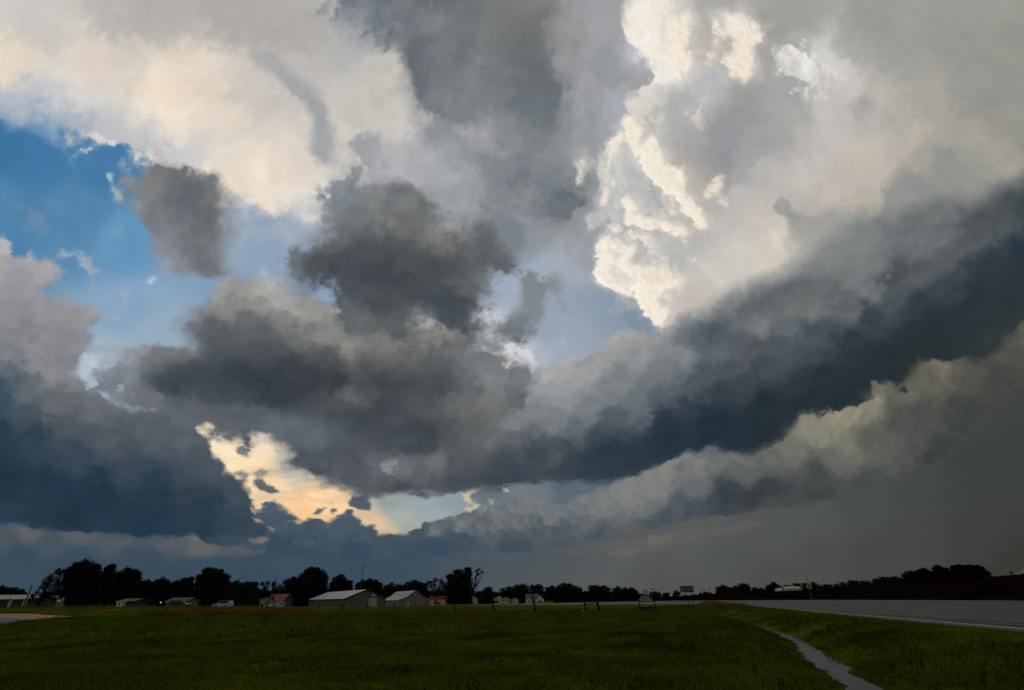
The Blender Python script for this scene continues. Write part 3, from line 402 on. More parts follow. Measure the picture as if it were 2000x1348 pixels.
    # thin smoky bridges and scud in the centre gap
    img = layer(img, "985 655 985 635 1000 612 1025 598 1030 575 1020 560 1018 545 1035 538 1050 552 1070 545 1085 548 1092 565 1090 582 1070 575 1060 590 1062 610 1055 632 1045 652 1030 664 1005 668", """
1000,650,104,109,112;1010,630,116,120,124;1030,610,118,122,127;1040,640,118,122,126;1030,550,130,133,138;1050,575,128,132,137;1080,560,136,138,143;1050,600,126,131,137""", soft=13, edge=14, kind='s', tex=3, op=.95, core=2., off=6)
    img = layer(img, "1085 580 1105 595 1115 612 1100 610 1088 598", "1050,600,142,150,160", soft=9, edge=9, op=.6)
    img = layer(img, "930 665 945 655 960 662 978 675 965 688 945 685 935 680", "950,670,124,127,132", soft=8, edge=9, kind='s', op=.85)
    img = layer(img, "950 425 1010 430 1060 440 1050 490 1010 520 990 470", "1000,470,135,140,147;1040,460,140,145,152", soft=22, edge=16, op=.6)
    # scud inside the orange gap
    for P, c, o in (("497 942 508 940 525 950 544 962 528 963 508 957 499 950", "520,950,92,96,100", .95), ("497 926 510 918 534 920 518 926 502 930", "520,950,130,128,122", .8), ("455 878 470 870 484 878 478 888 462 887", "470,880,112,115,118", .9),
                    ("456 924 472 918 480 926 466 932", "470,880,98,102,108", .8), ("612 1003 622 992 636 986 641 992 632 1000 620 1006", "630,995,92,100,106", .95), ("640 1004 648 992 660 988 660 997 650 1004", "650,1000,95,102,107", .95),
                    ("666 990 680 980 690 970 712 972 724 984 724 998 706 1000 688 992", "700,985,84,92,102", 1), ("656 1014 668 1006 684 1000 696 1004 696 1018 676 1022 660 1020", "680,1010,78,88,99", 1), ("625 952 636 950 632 958 626 960", "630,950,190,165,140", .6),
                    ("640 975 656 980 652 988 644 984", "630,950,150,140,128", .6), ("595 934 620 934 608 940", "630,950,170,166,152", .6), ("545 986 560 990 566 998 552 996", "630,950,120,112,104", .7)):
        img = layer(img, P, c, soft=5, edge=6, kind='s', tex=2.5, op=o, warp=.3)
    # last ember specks
    for P in ("490 1012 505 1014 515 1022 500 1020", "525 1030 536 1034 532 1038", "486 985 494 994 498 1004 490 998", "488 1056 510 1050 524 1052 515 1062 495 1064"):
        img = layer(img, P, "500,1018,205,172,140;530,1034,150,128,112;500,1056,124,112,110", soft=4, edge=5, kind='s', op=.75, warp=.3)
    # ragged fingers on the shelf's lower lip
    img = layer(img, "1706 750 1714 748 1722 756 1714 766 1718 776 1708 770", "1710,760,128,122,106", soft=4, edge=6, kind='s', op=.7, warp=.3)
    return np.clip(img, 0, 255)
# ---------------------------------------------------------------- world: physical sky plus a calculated cloud panorama
AZ, E0, E1, PW, PH = R(74), R(-2.0), R(76), 2300, 1240
az = np.linspace(-AZ, AZ, PW, dtype=np.float64)[None, :]; el = np.linspace(E0, E1, PH, dtype=np.float64)[:, None]
dx = np.cos(el)*np.sin(az); dy = np.cos(el)*np.cos(az); dz = np.sin(el)+0*az
cc = dx*_f[0]+dy*_f[1]+dz*_f[2]; ok = cc > .18; ccs = np.where(ok, cc, 1)
PX = np.where(ok, 1000+FPX*(dx*_rt[0]+dy*_rt[1]+dz*_rt[2])/ccs, 5000); PY = np.where(ok, 674-FPX*(dx*_up[0]+dy*_up[1]+dz*_up[2])/ccs, -5000)
outd = np.maximum.reduce([-PX, PX-2000, -PY, 0*PX])
sky_rgb = paint(np.clip(PX, -315, 2315), np.clip(PY, -315, 1335))/255.
lin = np.where(sky_rgb <= .04045, sky_rgb/12.92, ((sky_rgb+.055)/1.055)**2.4)
buf = np.ones((PH, PW, 4), np.float32); buf[..., :3] = lin; buf[..., 3] = 1-sstep(90, 300, outd)
pano = bpy.data.images.new('cloud_panorama', PW, PH, alpha=True, float_buffer=True)
pano.colorspace_settings.name = 'Non-Color'; pano.alpha_mode = 'CHANNEL_PACKED'
pano.pixels.foreach_set(buf.ravel()); pano.update()
world = bpy.data.worlds.new('World'); scene.world = world; world.use_nodes = True
nt = world.node_tree; nt.nodes.clear(); N = nt.nodes.new; L = nt.links.new
def wm(op, a, b=None, c=None):
    n = N('ShaderNodeMath'); n.operation = op
    for i, v in enumerate((a, b, c)):
        if v is None: continue
        if isinstance(v, (int, float)): n.inputs[i].default_value = v
        else: L(v, n.inputs[i])
    return n.outputs[0]
tc = N('ShaderNodeTexCoord'); sp = N('ShaderNodeSeparateXYZ'); L(tc.outputs['Generated'], sp.inputs[0])
a_ = wm('ARCTAN2', sp.outputs[0], sp.outputs[1]); e_ = wm('ARCSINE', sp.outputs[2])
u_ = wm('MULTIPLY_ADD', a_, 1/(2*AZ), .5); v_ = wm('MULTIPLY_ADD', e_, 1/(E1-E0), -E0/(E1-E0))
cb = N('ShaderNodeCombineXYZ'); L(u_, cb.inputs[0]); L(v_, cb.inputs[1])
im = N('ShaderNodeTexImage'); im.image = pano; im.extension = 'CLIP'; im.interpolation = 'Linear'; L(cb.outputs[0], im.inputs[0])
SUN_AZ, SUN_EL = R(-23), R(11)
sk = N('ShaderNodeTexSky'); sk.sky_type = 'NISHITA'; sk.sun_disc = False; sk.sun_elevation = SUN_EL; sk.sun_rotation = SUN_AZ
# storm cloud that goes on behind and above the camera
nz = N('ShaderNodeTexNoise'); nz.inputs['Scale'].default_value = 3.2; nz.inputs['Detail'].default_value = 9; nz.inputs['Roughness'].default_value = .55
L(tc.outputs['Generated'], nz.inputs['Vector'])
rp = N('ShaderNodeValToRGB'); L(nz.outputs[0], rp.inputs[0])
rp.color_ramp.elements[0].position = .32; rp.color_ramp.elements[0].color = (.09, .105, .125, 1)
rp.color_ramp.elements[1].position = .70; rp.color_ramp.elements[1].color = (.40, .385, .36, 1)
b0 = N('ShaderNodeBackground'); b0.inputs['Strength'].default_value = .05; L(sk.outputs[0], b0.inputs[0])
b1 = N('ShaderNodeBackground'); L(rp.outputs[0], b1.inputs[0])
mx = N('ShaderNodeMixShader'); mx.inputs[0].default_value = .88; L(b0.outputs[0], mx.inputs[1]); L(b1.outputs[0], mx.inputs[2])
b2 = N('ShaderNodeBackground'); L(im.outputs[0], b2.inputs[0])
my = N('ShaderNodeMixShader'); L(im.outputs[1], my.inputs[0]); L(mx.outputs[0], my.inputs[1]); L(b2.outputs[0], my.inputs[2])
wo = N('ShaderNodeOutputWorld'); L(my.outputs[0], wo.inputs[0])
sd_ = bpy.data.lights.new('sun', 'SUN'); sd_.energy = .5; sd_.angle = R(14); sd_.color = (1, .84, .66)
sun = bpy.data.objects.new('sun', sd_); COL.objects.link(sun)
sdir = Vector((math.cos(SUN_EL)*math.sin(SUN_AZ), math.cos(SUN_EL)*math.cos(SUN_AZ), math.sin(SUN_EL)))
sun.rotation_euler = sdir.to_track_quat('Z', 'Y').to_euler()
# ---------------------------------------------------------------- helpers
def tag(o, label=None, cat=None, group=None, kind=None):
    if label: o['label'] = label
    if cat: o['category'] = cat
    if group: o['group'] = group
    if kind: o['kind'] = kind
    return o
def mat(name, col, rough=.85, noise=0., nscale=3., col2=None, bump=0., bscale=20., metal=0., spec=.5, coord='Object'):
    m = bpy.data.materials.new(name); m.use_nodes = True; t = m.node_tree; b = t.nodes['Principled BSDF']
    b.inputs['Roughness'].default_value = rough; b.inputs['Metallic'].default_value = metal; b.inputs['Specular IOR Level'].default_value = spec
    c = t.nodes.new('ShaderNodeTexCoord')
    n = t.nodes.new('ShaderNodeTexNoise'); n.inputs['Scale'].default_value = nscale; n.inputs['Detail'].default_value = 6
    t.links.new(c.outputs[coord], n.inputs['Vector'])
    r = t.nodes.new('ShaderNodeValToRGB'); t.links.new(n.outputs[0], r.inputs[0])
    c2 = col2 or tuple(x*(1-noise) for x in col)
    r.color_ramp.elements[0].position = .35; r.color_ramp.elements[0].color = (*c2, 1)
    r.color_ramp.elements[1].position = .65; r.color_ramp.elements[1].color = (*col, 1)
    t.links.new(r.outputs[0], b.inputs['Base Color'])
    if bump:
        q = t.nodes.new('ShaderNodeTexNoise'); q.inputs['Scale'].default_value = bscale; q.inputs['Detail'].default_value = 5
        t.links.new(c.outputs[coord], q.inputs['Vector'])
        u = t.nodes.new('ShaderNodeBump'); u.inputs['Strength'].default_value = bump; u.inputs['Distance'].default_value = .05
        t.links.new(q.outputs[0], u.inputs['Height']); t.links.new(u.outputs[0], b.inputs['Normal'])
    return m
def mesh_obj(name, verts, faces, m=None, parent=None, smooth=False):
    me = bpy.data.meshes.new(name); me.from_pydata([tuple(map(float, v)) for v in verts], [], faces); me.update()
    if m: me.materials.append(m)
    if smooth: me.shade_smooth()
    o = bpy.data.objects.new(name, me); COL.objects.link(o)
    if parent: o.parent = parent
    return o
def quads_obj(name, V, k, m, parent=None):           # V: (n*k,3) array, faces of k corners each
    n = len(V)//k; me = bpy.data.meshes.new(name)
    me.vertices.add(len(V)); me.vertices.foreach_set('co', V.astype(np.float32).ravel())
    me.loops.add(n*k); me.loops.foreach_set('vertex_index', np.arange(n*k, dtype=np.int32))
    me.polygons.add(n); me.polygons.foreach_set('loop_start', np.arange(0, n*k, k, dtype=np.int32))
    me.update(calc_edges=True); me.materials.append(m)
    o = bpy.data.objects.new(name, me); COL.objects.link(o)
    if parent: o.parent = parent
    return o
def empty(name, loc, rz=0., label=None, cat=None, group=None):
    o = bpy.data.objects.new(name, None); COL.objects.link(o); o.location = tuple(map(float, loc)); o.rotation_euler.z = rz
    o.empty_display_size = .3
    return tag(o, label, cat, group)
class MB:
    def __init__(s): s.v = []; s.f = []
    def box(s, a, b):
        (x0, y0, z0), (x1, y1, z1) = a, b; n = len(s.v)
        s.v += [(x0, y0, z0), (x1, y0, z0), (x1, y1, z0), (x0, y1, z0), (x0, y0, z1), (x1, y0, z1), (x1, y1, z1), (x0, y1, z1)]
        s.f += [tuple(n+i for i in q) for q in ((0, 3, 2, 1), (4, 5, 6, 7), (0, 1, 5, 4), (1, 2, 6, 5), (2, 3, 7, 6), (3, 0, 4, 7))]; return s
    def prism(s, prof, y0, y1, ax='y'):               # profile in x,z swept along y
        n = len(s.v); k = len(prof)
        for y in (y0, y1):
            for (x, z) in prof: s.v.append((x, y, z) if ax == 'y' else (y, x, z))
        s.f += [tuple(n+i for i in range(k)), tuple(n+k+i for i in reversed(range(k)))]
        for i in range(k):
            j = (i+1) % k; s.f.append((n+j, n+i, n+k+i, n+k+j))
        return s
    def tube(s, pts, rad, k=6):
        n0 = len(s.v); pts = [Vector(p) for p in pts]
        for i, p in enumerate(pts):
            d = (pts[min(i+1, len(pts)-1)]-pts[max(i-1, 0)]).normalized()
            u = d.orthogonal().normalized(); w = d.cross(u); r = rad[i] if isinstance(rad, (list, tuple)) else rad
            for j in range(k):
                a = 2*math.pi*j/k; s.v.append(tuple(p+u*math.cos(a)*r+w*math.sin(a)*r))
        for i in range(len(pts)-1):
            for j in range(k):
                a, b = n0+i*k+j, n0+i*k+(j+1) % k; s.f.append((a, b, b+k, a+k))
        s.f += [tuple(n0+j for j in reversed(range(k))), tuple(n0+(len(pts)-1)*k+j for j in range(k))]
        return s
    def face(s, pts):
        n = len(s.v); s.v += [tuple(p) for p in pts]; s.f.append(tuple(range(n, n+len(pts)))); return s
    def build(s, name, m, parent=None, smooth=False): return mesh_obj(name, s.v, s.f, m, parent, smooth)

# ---------------------------------------------------------------- terrain
def bez(P, n):                                       # Catmull-Rom through points
    P = [np.array(p, float) for p in P]; P = [2*P[0]-P[1]]+P+[2*P[-1]-P[-2]]; out = []
    for i in range(1, len(P)-2):
        for t in np.linspace(0, 1, n, endpoint=False):
            a, b, c, d = P[i-1:i+3]; out.append(.5*((2*b)+(-a+c)*t+(2*a-5*b+4*c-d)*t*t+(-a+3*b-3*c+d)*t**3))
    out.append(P[-2]); return np.array(out)
# near (left) and far (right) road edges: photo line of sight + forward distance
rn = [(2260, 1256, 15.2), (2000, 1230.5, 21.9), (1856, 1217.8, 27.6), (1660, 1199.9, 44.6), (1520, 1187.4, 80), (1436, 1183, 107), (1380, 1181.2, 132), (1340, 1180.2, 152), (1200, 1180.8, 185), (1120, 1181.3, 205), (970, 1182, 245), (850, 1182.2, 285), (780, 1182.5, 330)]
rf = [(2260, 1178, 33.5), (2000, 1174, 44), (1860, 1173, 54.5), (1640, 1172.2, 80.8), (1500, 1172.4, 118), (1435, 1172.8, 146), (1380, 1173.1, 166), (1320, 1173.6, 180), (1200, 1175.4, 205), (1120, 1177.1, 222), (970, 1179.9, 258), (850, 1181.0, 296), (780, 1181.6, 338)]
RN = bez([atd(*q) for q in rn], 12); RF = bez([atd(*q) for q in rf], 12)
dir0 = (RN[0]-RN[6])/np.linalg.norm(RN[0]-RN[6]); ext = np.linspace(60, 1, 12)[:, None]*dir0[None]*np.array((1, 1, 0))
RN = np.vstack([RN[0]+ext, RN]); RF = np.vstack([RF[0]+ext, RF])
DITCH = bez([gnd(*q, z=-.38) for q in [(1400, 1203), (1462, 1217.5), (1515, 1233), (1560, 1254), (1592, 1280), (1622, 1300), (1652, 1322), (1700, 1350), (1790, 1400), (1990, 1500)]], 14)
DITCH = DITCH[:, :2]
DW = np.interp(np.arange(len(DITCH)), np.linspace(0, len(DITCH)-1, 10), [.14, .18, .24, .26, .38, .44, .28, .32, .36, .45])
DW = DW+.10*np.sin(np.arange(len(DW))*.9)*np.sin(np.arange(len(DW))*.37+1)+.05*NP.randn(len(DW))   # half width of the water
def seg_dist(X, Y, P):
    d = np.full(X.shape, 1e9); t_ = np.zeros(X.shape)
    for i in range(len(P)-1):
        ax, ay = P[i][:2]; ex, ey = P[i+1][0]-ax, P[i+1][1]-ay; LL = ex*ex+ey*ey+1e-9
        t = np.clip(((X-ax)*ex+(Y-ay)*ey)/LL, 0, 1); q = (X-ax-t*ex)**2+(Y-ay-t*ey)**2
        m = q < d; d = np.where(m, q, d); t_ = np.where(m, i+t, t_)
    return np.sqrt(d), t_
CP = [(0, 0, 0), (-6, 6, 0), (6, 6, 0), (0, 12, 0), (-10, 14, 0), (8, 14, -.02), (-25, 25, 0), (-15, 40, 0), (0, 40, 0), (10, 40, 0), (0, 70, 0), (-30, 70, 0), (-60, 60, 0), (-80, 80, .05), (-20, 95, 0), (0, 92, 0), (20, 90, 0), (-45, 128, .05), (-30, 115, 0),
      (0, 140, .05), (25, 120, .1), (-60, 40, 0), (-30, -30, 0), (30, -30, 0), (-100, 0, 0), (0, -100, 0), (-200, -100, 0), (100, -100, .3), (-70, 225, -.1), (-92, 245, -.1), (-57, 300, 0), (-30, 300, .1), (-120, 200, .2)]
for q in [(0, 1188.4, 118), (60, 1187.4, 118), (140, 1187, 118), (230, 1186.9, 120), (320, 1186.8, 124), (400, 1187, 128), (480, 1187.1, 132), (560, 1187.3, 136), (0, 1187.6, 150), (200, 1187.2, 150), (400, 1187.3, 150), (-150, 1190, 118),
          (1340, 1181.2, 112), (1390, 1178.2, 108), (1422, 1178.4, 104), (1432, 1183, 100), (1360, 1181, 98), (1300, 1183.5, 112), (1250, 1192.3, 96), (1345, 1187.3, 86),
          (1500, 1209, 55), (1600, 1230, 26)]:
    CP.append(tuple(atd(*q)))
CP += [(-300, 400, 0), (-100, 500, 0), (0, 600, .5), (100, 700, 2), (0, 2000, 0), (-2000, 2000, 0), (2000, 2000, 12), (2000, 0, 12), (-2000, 0, 0), (0, -2000, 0), (-5000, 5000, 0), (5000, 5000, 20)]
# brow of the ploughed rise to the right
BROW = np.array([atd(*q) for q in [(1080, 1170.6, 330), (1200, 1168.8, 320), (1320, 1164.8, 300), (1405, 1159.4, 280), (1490, 1156.2, 262), (1575, 1153.2, 240), (1660, 1146.5, 220), (1766, 1138, 200), (1860, 1132, 180), (1935, 1127.2, 165), (2000, 1121.8, 150), (2120, 1111, 120), (2300, 1096, 95)]])
CP += [(b[0], b[1], .5) for b in BROW]
CP = np.array(CP)
def base_h(X, Y):
    num = 0; den = 0
    for x, y, z in CP:
        s = 1.5+.04*math.hypot(x, y); w = 1/((X-x)**2+(Y-y)**2+s*s)**2
        num = num+w*z; den = den+w
    return num/den
RMn = RN[:, :2]; RMf = RF[:, :2]
def poly_in(X, Y, P):
    ins = np.zeros(X.shape, bool); n = len(P)
    for i in range(n):
        ax, ay = P[i][:2]; bx, by = P[(i+1) % n][:2]
        if ay != by: ins ^= ((ay > Y) != (by > Y)) & (X < (bx-ax)*(Y-ay)/(by-ay)+ax)
    return ins
ROADPOLY = np.vstack([RMn, RMf[::-1]])
_qb = np.array([b[0]/b[1] for b in BROW]); _qf = RF[:, 0]/RF[:, 1]; _of = np.argsort(_qf)
def ground_h(X, Y):
    X = np.asarray(X, float); Y = np.asarray(Y, float)
    z = base_h(X, Y)
    Ys = np.maximum(Y, 1.); q = X/Ys; Db = np.interp(q, _qb, BROW[:, 1]); zb = np.interp(q, _qb, BROW[:, 2])
    Df = np.interp(q, _qf[_of], RF[_of, 1]); zf = np.interp(q, _qf[_of], RF[_of, 2]); Df = np.minimum(Df, Db-25)
    tt = (Y-Df)/(Db-Df); hill = np.where(tt < 1, zf+(zb-zf)*np.clip(tt, 0, 1), np.maximum(zb-(Y-Db)*.05, -1.5))
    wq = np.clip((q-.02)/.07, 0, 1)*np.clip(tt*4, 0, 1)*(Y > 2); z = z+(hill-z)*wq
    dn, tn = seg_dist(X, Y, RN); df, tf = seg_dist(X, Y, RF); ins = poly_in(X, Y, ROADPOLY)
    zn = np.interp(tn, np.arange(len(RN)), RN[:, 2]); zf = np.interp(tf, np.arange(len(RF)), RF[:, 2])
    zr = (zn*df+zf*dn)/(dn+df+1e-6)
    w1 = np.clip(1-dn/7.0, 0, 1)**1.2; w2 = np.clip(1-df/9, 0, 1)
    z = np.where(dn < df, z+(zn-.05-z)*w1, z+(zf-.05-z)*w2)
    z = np.where(ins, zr-.22, z)
    dd, td = seg_dist(X, Y, DITCH); hw = np.interp(td, np.arange(len(DITCH)), DW)
    e = dd-hw; fade = np.clip(td/18, 0, 1)
    prof = np.where(e < 0, -.55, -.38+np.clip(e, 0, 3.2)*.16+.0)
    k = np.clip(1-e/3.4, 0, 1); k = k*k*(3-2*k)
    z = z+(np.minimum(prof, z)-z)*k*np.where(td > 3, 1, td/3)
    mic = .035*np.sin(X*1.7+np.sin(Y*.9)*2)*np.sin(Y*1.3+np.sin(X*.7)*2)*np.clip(1-np.hypot(X, Y)/90, 0, 1)*(~ins)
    return z+mic*(np.minimum(dn, df) > 1.2)
def gz(x, y): return float(ground_h(np.array([x]), np.array([y]))[0])
radii = np.concatenate([[.6, 1.5, 3, 5, 7], 8*1.0235**np.arange(0, 215), np.geomspace(1300, 9000, 12)])
angs = np.concatenate([np.arange(-62, 62, .34), np.arange(62, 298, 4.)])
RR, AA = np.meshgrid(radii, np.radians(angs), indexing='ij')
GXg, GYg = RR*np.sin(AA), RR*np.cos(AA); GZg = ground_h(GXg, GYg)
na = len(angs); V = np.stack([GXg, GYg, GZg], -1).reshape(-1, 3); nr = len(radii)
i_, j_ = np.meshgrid(np.arange(nr-1), np.arange(na), indexing='ij'); j2 = (j_+1) % na
Fq = np.stack([i_*na+j_, i_*na+j2, (i_+1)*na+j2, (i_+1)*na+j_], -1).reshape(-1, 4)
me = bpy.data.meshes.new('ground'); V = np.vstack([V, [(0, 0, 0)]]); c0 = len(V)-1
me.from_pydata(V.tolist(), [], Fq[:, ::-1].tolist()+[(c0, (j+1) % na, j)[::-1] for j in range(na)]); me.update(); me.shade_smooth()
ground = bpy.data.objects.new('ground', me); COL.objects.link(ground); tag(ground, kind='structure')
# grass material: patches of green, olive and dry stems
m = bpy.data.materials.new('grass_ground'); m.use_nodes = True; t = m.node_tree; B = t.nodes['Principled BSDF']; ln = t.links.new
B.inputs['Roughness'].default_value = .95; B.inputs['Specular IOR Level'].default_value = 0
tcn = t.nodes.new('ShaderNodeTexCoord')
def tn_(scale, detail=5, rough=.6, stretch=None):
    n = t.nodes.new('ShaderNodeTexNoise'); n.inputs['Scale'].default_value = scale; n.inputs['Detail'].default_value = detail; n.inputs['Roughness'].default_value = rough
    if stretch:
        mp = t.nodes.new('ShaderNodeMapping'); mp.inputs['Scale'].default_value = stretch; ln(tcn.outputs['Object'], mp.inputs[0]); ln(mp.outputs[0], n.inputs['Vector'])
    else: ln(tcn.outputs['Object'], n.inputs['Vector'])
    return n.outputs[0]
def ramp(src, *st):
    r = t.nodes.new('ShaderNodeValToRGB'); e = r.color_ramp.elements
    while len(e) < len(st): e.new(.5)
    for k, (p, c) in enumerate(st): e[k].position = p; e[k].color = (*c, 1)
    ln(src, r.inputs[0]); return r.outputs[0]
def mixc(a, b, f, mode='MIX'):
    n = t.nodes.new('ShaderNodeMix'); n.data_type = 'RGBA'; n.blend_type = mode
    for s_, v in ((0, f), (6, a), (7, b)):
        if isinstance(v, (float, int)): n.inputs[s_].default_value = v
        elif isinstance(v, tuple): n.inputs[s_].default_value = (*v, 1)
        else: ln(v, n.inputs[s_])
    return n.outputs[2]
c1 = ramp(tn_(.22), (.33, (.028, .052, .003)), (.50, (.070, .090, .004)), (.66, (.150, .135, .006)))
c2 = ramp(tn_(3.5, 7, .7), (.3, (.35, .38, .3)), (.55, (1, 1, 1)), (.75, (1.5, 1.35, 1.1)))
c3 = mixc(c1, c2, 1.0, 'MULTIPLY')
dry = ramp(tn_(.035, 4), (.56, (0, 0, 0)), (.66, (1, 1, 1)))
c4 = mixc(c3, (.16, .10, .012), dry); t.nodes[-1].inputs
ln(c4, B.inputs['Base Color'])
bp = t.nodes.new('ShaderNodeBump'); bp.inputs['Strength'].default_value = 1; bp.inputs['Distance'].default_value = .12; ln(tn_(6, 8, .75), bp.inputs['Height']); ln(bp.outputs[0], B.inputs['Normal'])
me.materials.append(m); M_GRASS = m

# ploughed field on the rise, furrowed sheet lying on the ground
def sheet(name, P, m, dz, nu, nv, rough=0.):
    # P: list of (near,far) point pairs -> grid
    A = np.array([p[0][:2] for p in P]); Bp = np.array([p[1][:2] for p in P])
    tt = np.linspace(0, len(P)-1, nu); A = np.stack([np.interp(tt, range(len(P)), A[:, k]) for k in (0, 1)], 1); Bp = np.stack([np.interp(tt, range(len(P)), Bp[:, k]) for k in (0, 1)], 1)
    s = np.linspace(0, 1, nv)[None, :, None]; G = A[:, None]*(1-s)+Bp[:, None]*s
    Z = ground_h(G[..., 0], G[..., 1])+dz
    if rough: Z = Z+rough*(NP.rand(*Z.shape)-.5)
    V = np.dstack([G, Z]).reshape(-1, 3); i, j = np.meshgrid(np.arange(nu-1), np.arange(nv-1), indexing='ij')
    Fq = np.stack([i*nv+j, (i+1)*nv+j, (i+1)*nv+j+1, i*nv+j+1], -1).reshape(-1, 4)
    me = bpy.data.meshes.new(name); me.from_pydata(V.tolist(), [], Fq.tolist()); me.update(); me.materials.append(m)
    o = bpy.data.objects.new(name, me); COL.objects.link(o); return o
M_SOIL = mat('ploughed_soil', (.011, .0045, .0028), .95, col2=(.0035, .0018, .0015), nscale=.12, bump=.8, bscale=2.5, spec=0)
M_VERGE = mat('verge_weeds', (.034, .017, .006), .95, col2=(.008, .007, .003), nscale=.5, bump=1, bscale=4, spec=0)
fi = [int(v) for v in np.linspace(12, len(RF)-45, 26)]
nrm = []
for i in range(len(RF)):
    d = RF[min(i+1, len(RF)-1)]-RF[max(i-1, 0)]; n = np.array((d[1], -d[0])); nrm.append(n/np.linalg.norm(n))
pairs = []
for q_ in np.linspace(float(_qb.min())*1.0, float(_qb.max())*.995, 90):
    yn_ = np.interp(q_, _qf[_of], RF[_of, 1]); yb_ = np.interp(q_, _qb, BROW[:, 1]); yn_ = min(yn_+5/max(.35, math.cos(math.atan(q_))), yb_-8)
    pairs.append((np.array((q_*yn_, yn_)), np.array((q_*yb_*1.01, yb_*1.01))))
PF = sheet('ploughed_field', pairs, M_SOIL, .10, 260, 60, .12); tag(PF, kind='structure')

# road with camber, markings as thin sheets above it
M_ROAD = mat('wet_asphalt', (.060, .058, .057), .50, col2=(.030, .030, .031), nscale=.30, bump=.25, bscale=45, spec=.22)
M_WHITE = mat('road_paint_white', (.66, .62, .54), .6, col2=(.30, .28, .24), nscale=6, bump=.1)
M_YEL = mat('road_paint_yellow', (.50, .27, .04), .6, col2=(.24, .15, .05), nscale=4, bump=.1)
def strip(name, s0, s1, dz, m, i0=0, i1=None, skip=None):
    v = []; f = []; n = 0; rows = RN[i0:i1], RF[i0:i1]
    for i in range(len(rows[0])):
        a, b = rows[0][i], rows[1][i]; w = np.linalg.norm(b-a); k = 7 if s1-s0 > 4 else 2
        for u in np.linspace(s0 if s0 >= 0 else w+s0, min(s1, w) if s1 > 0 else w+s1, k):
            p = a+(b-a)*u/w; v.append((p[0], p[1], p[2]+dz+.05*math.sin(math.pi*min(max(u/w, 0), 1))))
    for i in range(len(rows[0])-1):
        for j in range(k-1): f.append((i*k+j, i*k+j+1, (i+1)*k+j+1, (i+1)*k+j))
    return mesh_obj(name, v, f, m, smooth=True)
o = strip('road', 0, 99, 0, M_ROAD); tag(o, kind='structure')
v = [tuple(p) for p in RN]+[(p[0]-.2, p[1], p[2]-.35) for p in RN]; k = len(RN)
sh = mesh_obj('road_shoulder', v+[tuple(p) for p in RF]+[(p[0]+.2, p[1], p[2]-.35) for p in RF], [(i, i+1, k+i+1, k+i) for i in range(k-1)]+[(2*k+i, 2*k+i+1, 3*k+i+1, 3*k+i) for i in range(k-1)], M_ROAD); tag(sh, kind='structure')
tag(strip('road_edge_line', .22, .56, .012, M_WHITE), kind='structure')
tag(strip('road_edge_line', -.62, -.30, .012, M_WHITE), kind='structure')
tag(strip('road_centre_line', 4.5, 4.74, .012, M_YEL, 0, len(RN)-60), kind='structure')
M_TRACK = mat('tyre_polished_asphalt', (.018, .018, .020), .55, col2=(.040, .040, .042), nscale=.5, bump=.15, bscale=40, spec=.15)
for s0 in (1.5, 3.2): tag(strip('tyre_track', s0, s0+.6, .006, M_TRACK, 0, len(RN)-60), kind='structure')
# weedy verge between road and field
pv = [(RF[i][:2]+nrm[i]*.5, RF[i][:2]+nrm[i]*4.5) for i in fi]
tag(sheet('road_verge', pv, M_VERGE, .10, 200, 10, .16), kind='structure')

FLAT = []
# ditch water
M_WATER = mat('ditch_water', (.012, .012, .010), .09, nscale=1, noise=.3, bump=.05, bscale=9, spec=.5)
v = []; f = []
for i in range(len(DITCH)):
    d = DITCH[min(i+1, len(DITCH)-1)]-DITCH[max(i-1, 0)]; n = np.array((-d[1], d[0]))/np.linalg.norm(d); w = DW[i]+.42
    for s in (-1, -.5, 0, .5, 1): p = DITCH[i]+n*s*w; v.append((p[0], p[1], -.385))
for i in range(len(DITCH)-1):
    for j in range(4): f.append((i*5+j, i*5+j+1, (i+1)*5+j+1, (i+1)*5+j))
tag(mesh_obj('ditch_water', v, f, M_WATER), kind='structure')

def hit(px, py):
    d = ray(px, py); d = d/d[1]; D = np.linspace(8, 400, 1600); Z = ground_h(d[0]*D, D); k = int(np.argmax(EYE+d[2]*D <= Z)) or 1599
    return np.array((d[0]*D[k], D[k], Z[k]))
M_PUD = mat('rippled_puddle_water', (.05, .052, .05), .16, nscale=1, noise=.3, bump=.25, bscale=2.5, spec=.6)
# bare dirt lot with a puddle, far left
def flat(name, pts, m, dz, lift=None):
    Pp = [hit(*q) for q in pts]; P2 = bez(Pp+[Pp[0]], 5)[:-1]
    c = P2.mean(0); v = [(c[0], c[1], 0)]; f = []; n = len(P2)
    for ring in (.33, .66, 1.): v += [tuple(c+(p-c)*ring) for p in P2]
    f += [(0, 1+i, 1+(i+1) % n) for i in range(n)]
    for r in range(2): f += [(1+r*n+i, 1+(r+1)*n+i, 1+(r+1)*n+(i+1) % n, 1+r*n+(i+1) % n) for i in range(n)]
    FLAT.append(P2[:, :2]); v = np.array(v); v[:, 2] = (ground_h(v[:, 0], v[:, 1])+dz) if lift is None else float(np.median(P2[:, 2]))+.16
    return mesh_obj(name, v, f, m)
M_DIRT = mat('dirt', (.40, .235, .12), .95, col2=(.26, .155, .08), nscale=.4, bump=.5, bscale=5, spec=.1)
tag(flat('dirt_lot', [(-120, 1202), (-60, 1201), (20, 1200.3), (70, 1201), (115, 1203.8), (140, 1205.5), (112, 1207.4), (85, 1209.5), (50, 1213.5), (15, 1220), (-60, 1226), (-140, 1222)], M_DIRT, .09), kind='structure')
tag(flat('puddle', [(-130, 1212), (-40, 1210), (20, 1209.5), (60, 1212), (70, 1213.2), (40, 1216), (10, 1219.5), (-40, 1222), (-120, 1220)], M_PUD, .13, lift='mean'), kind='structure')

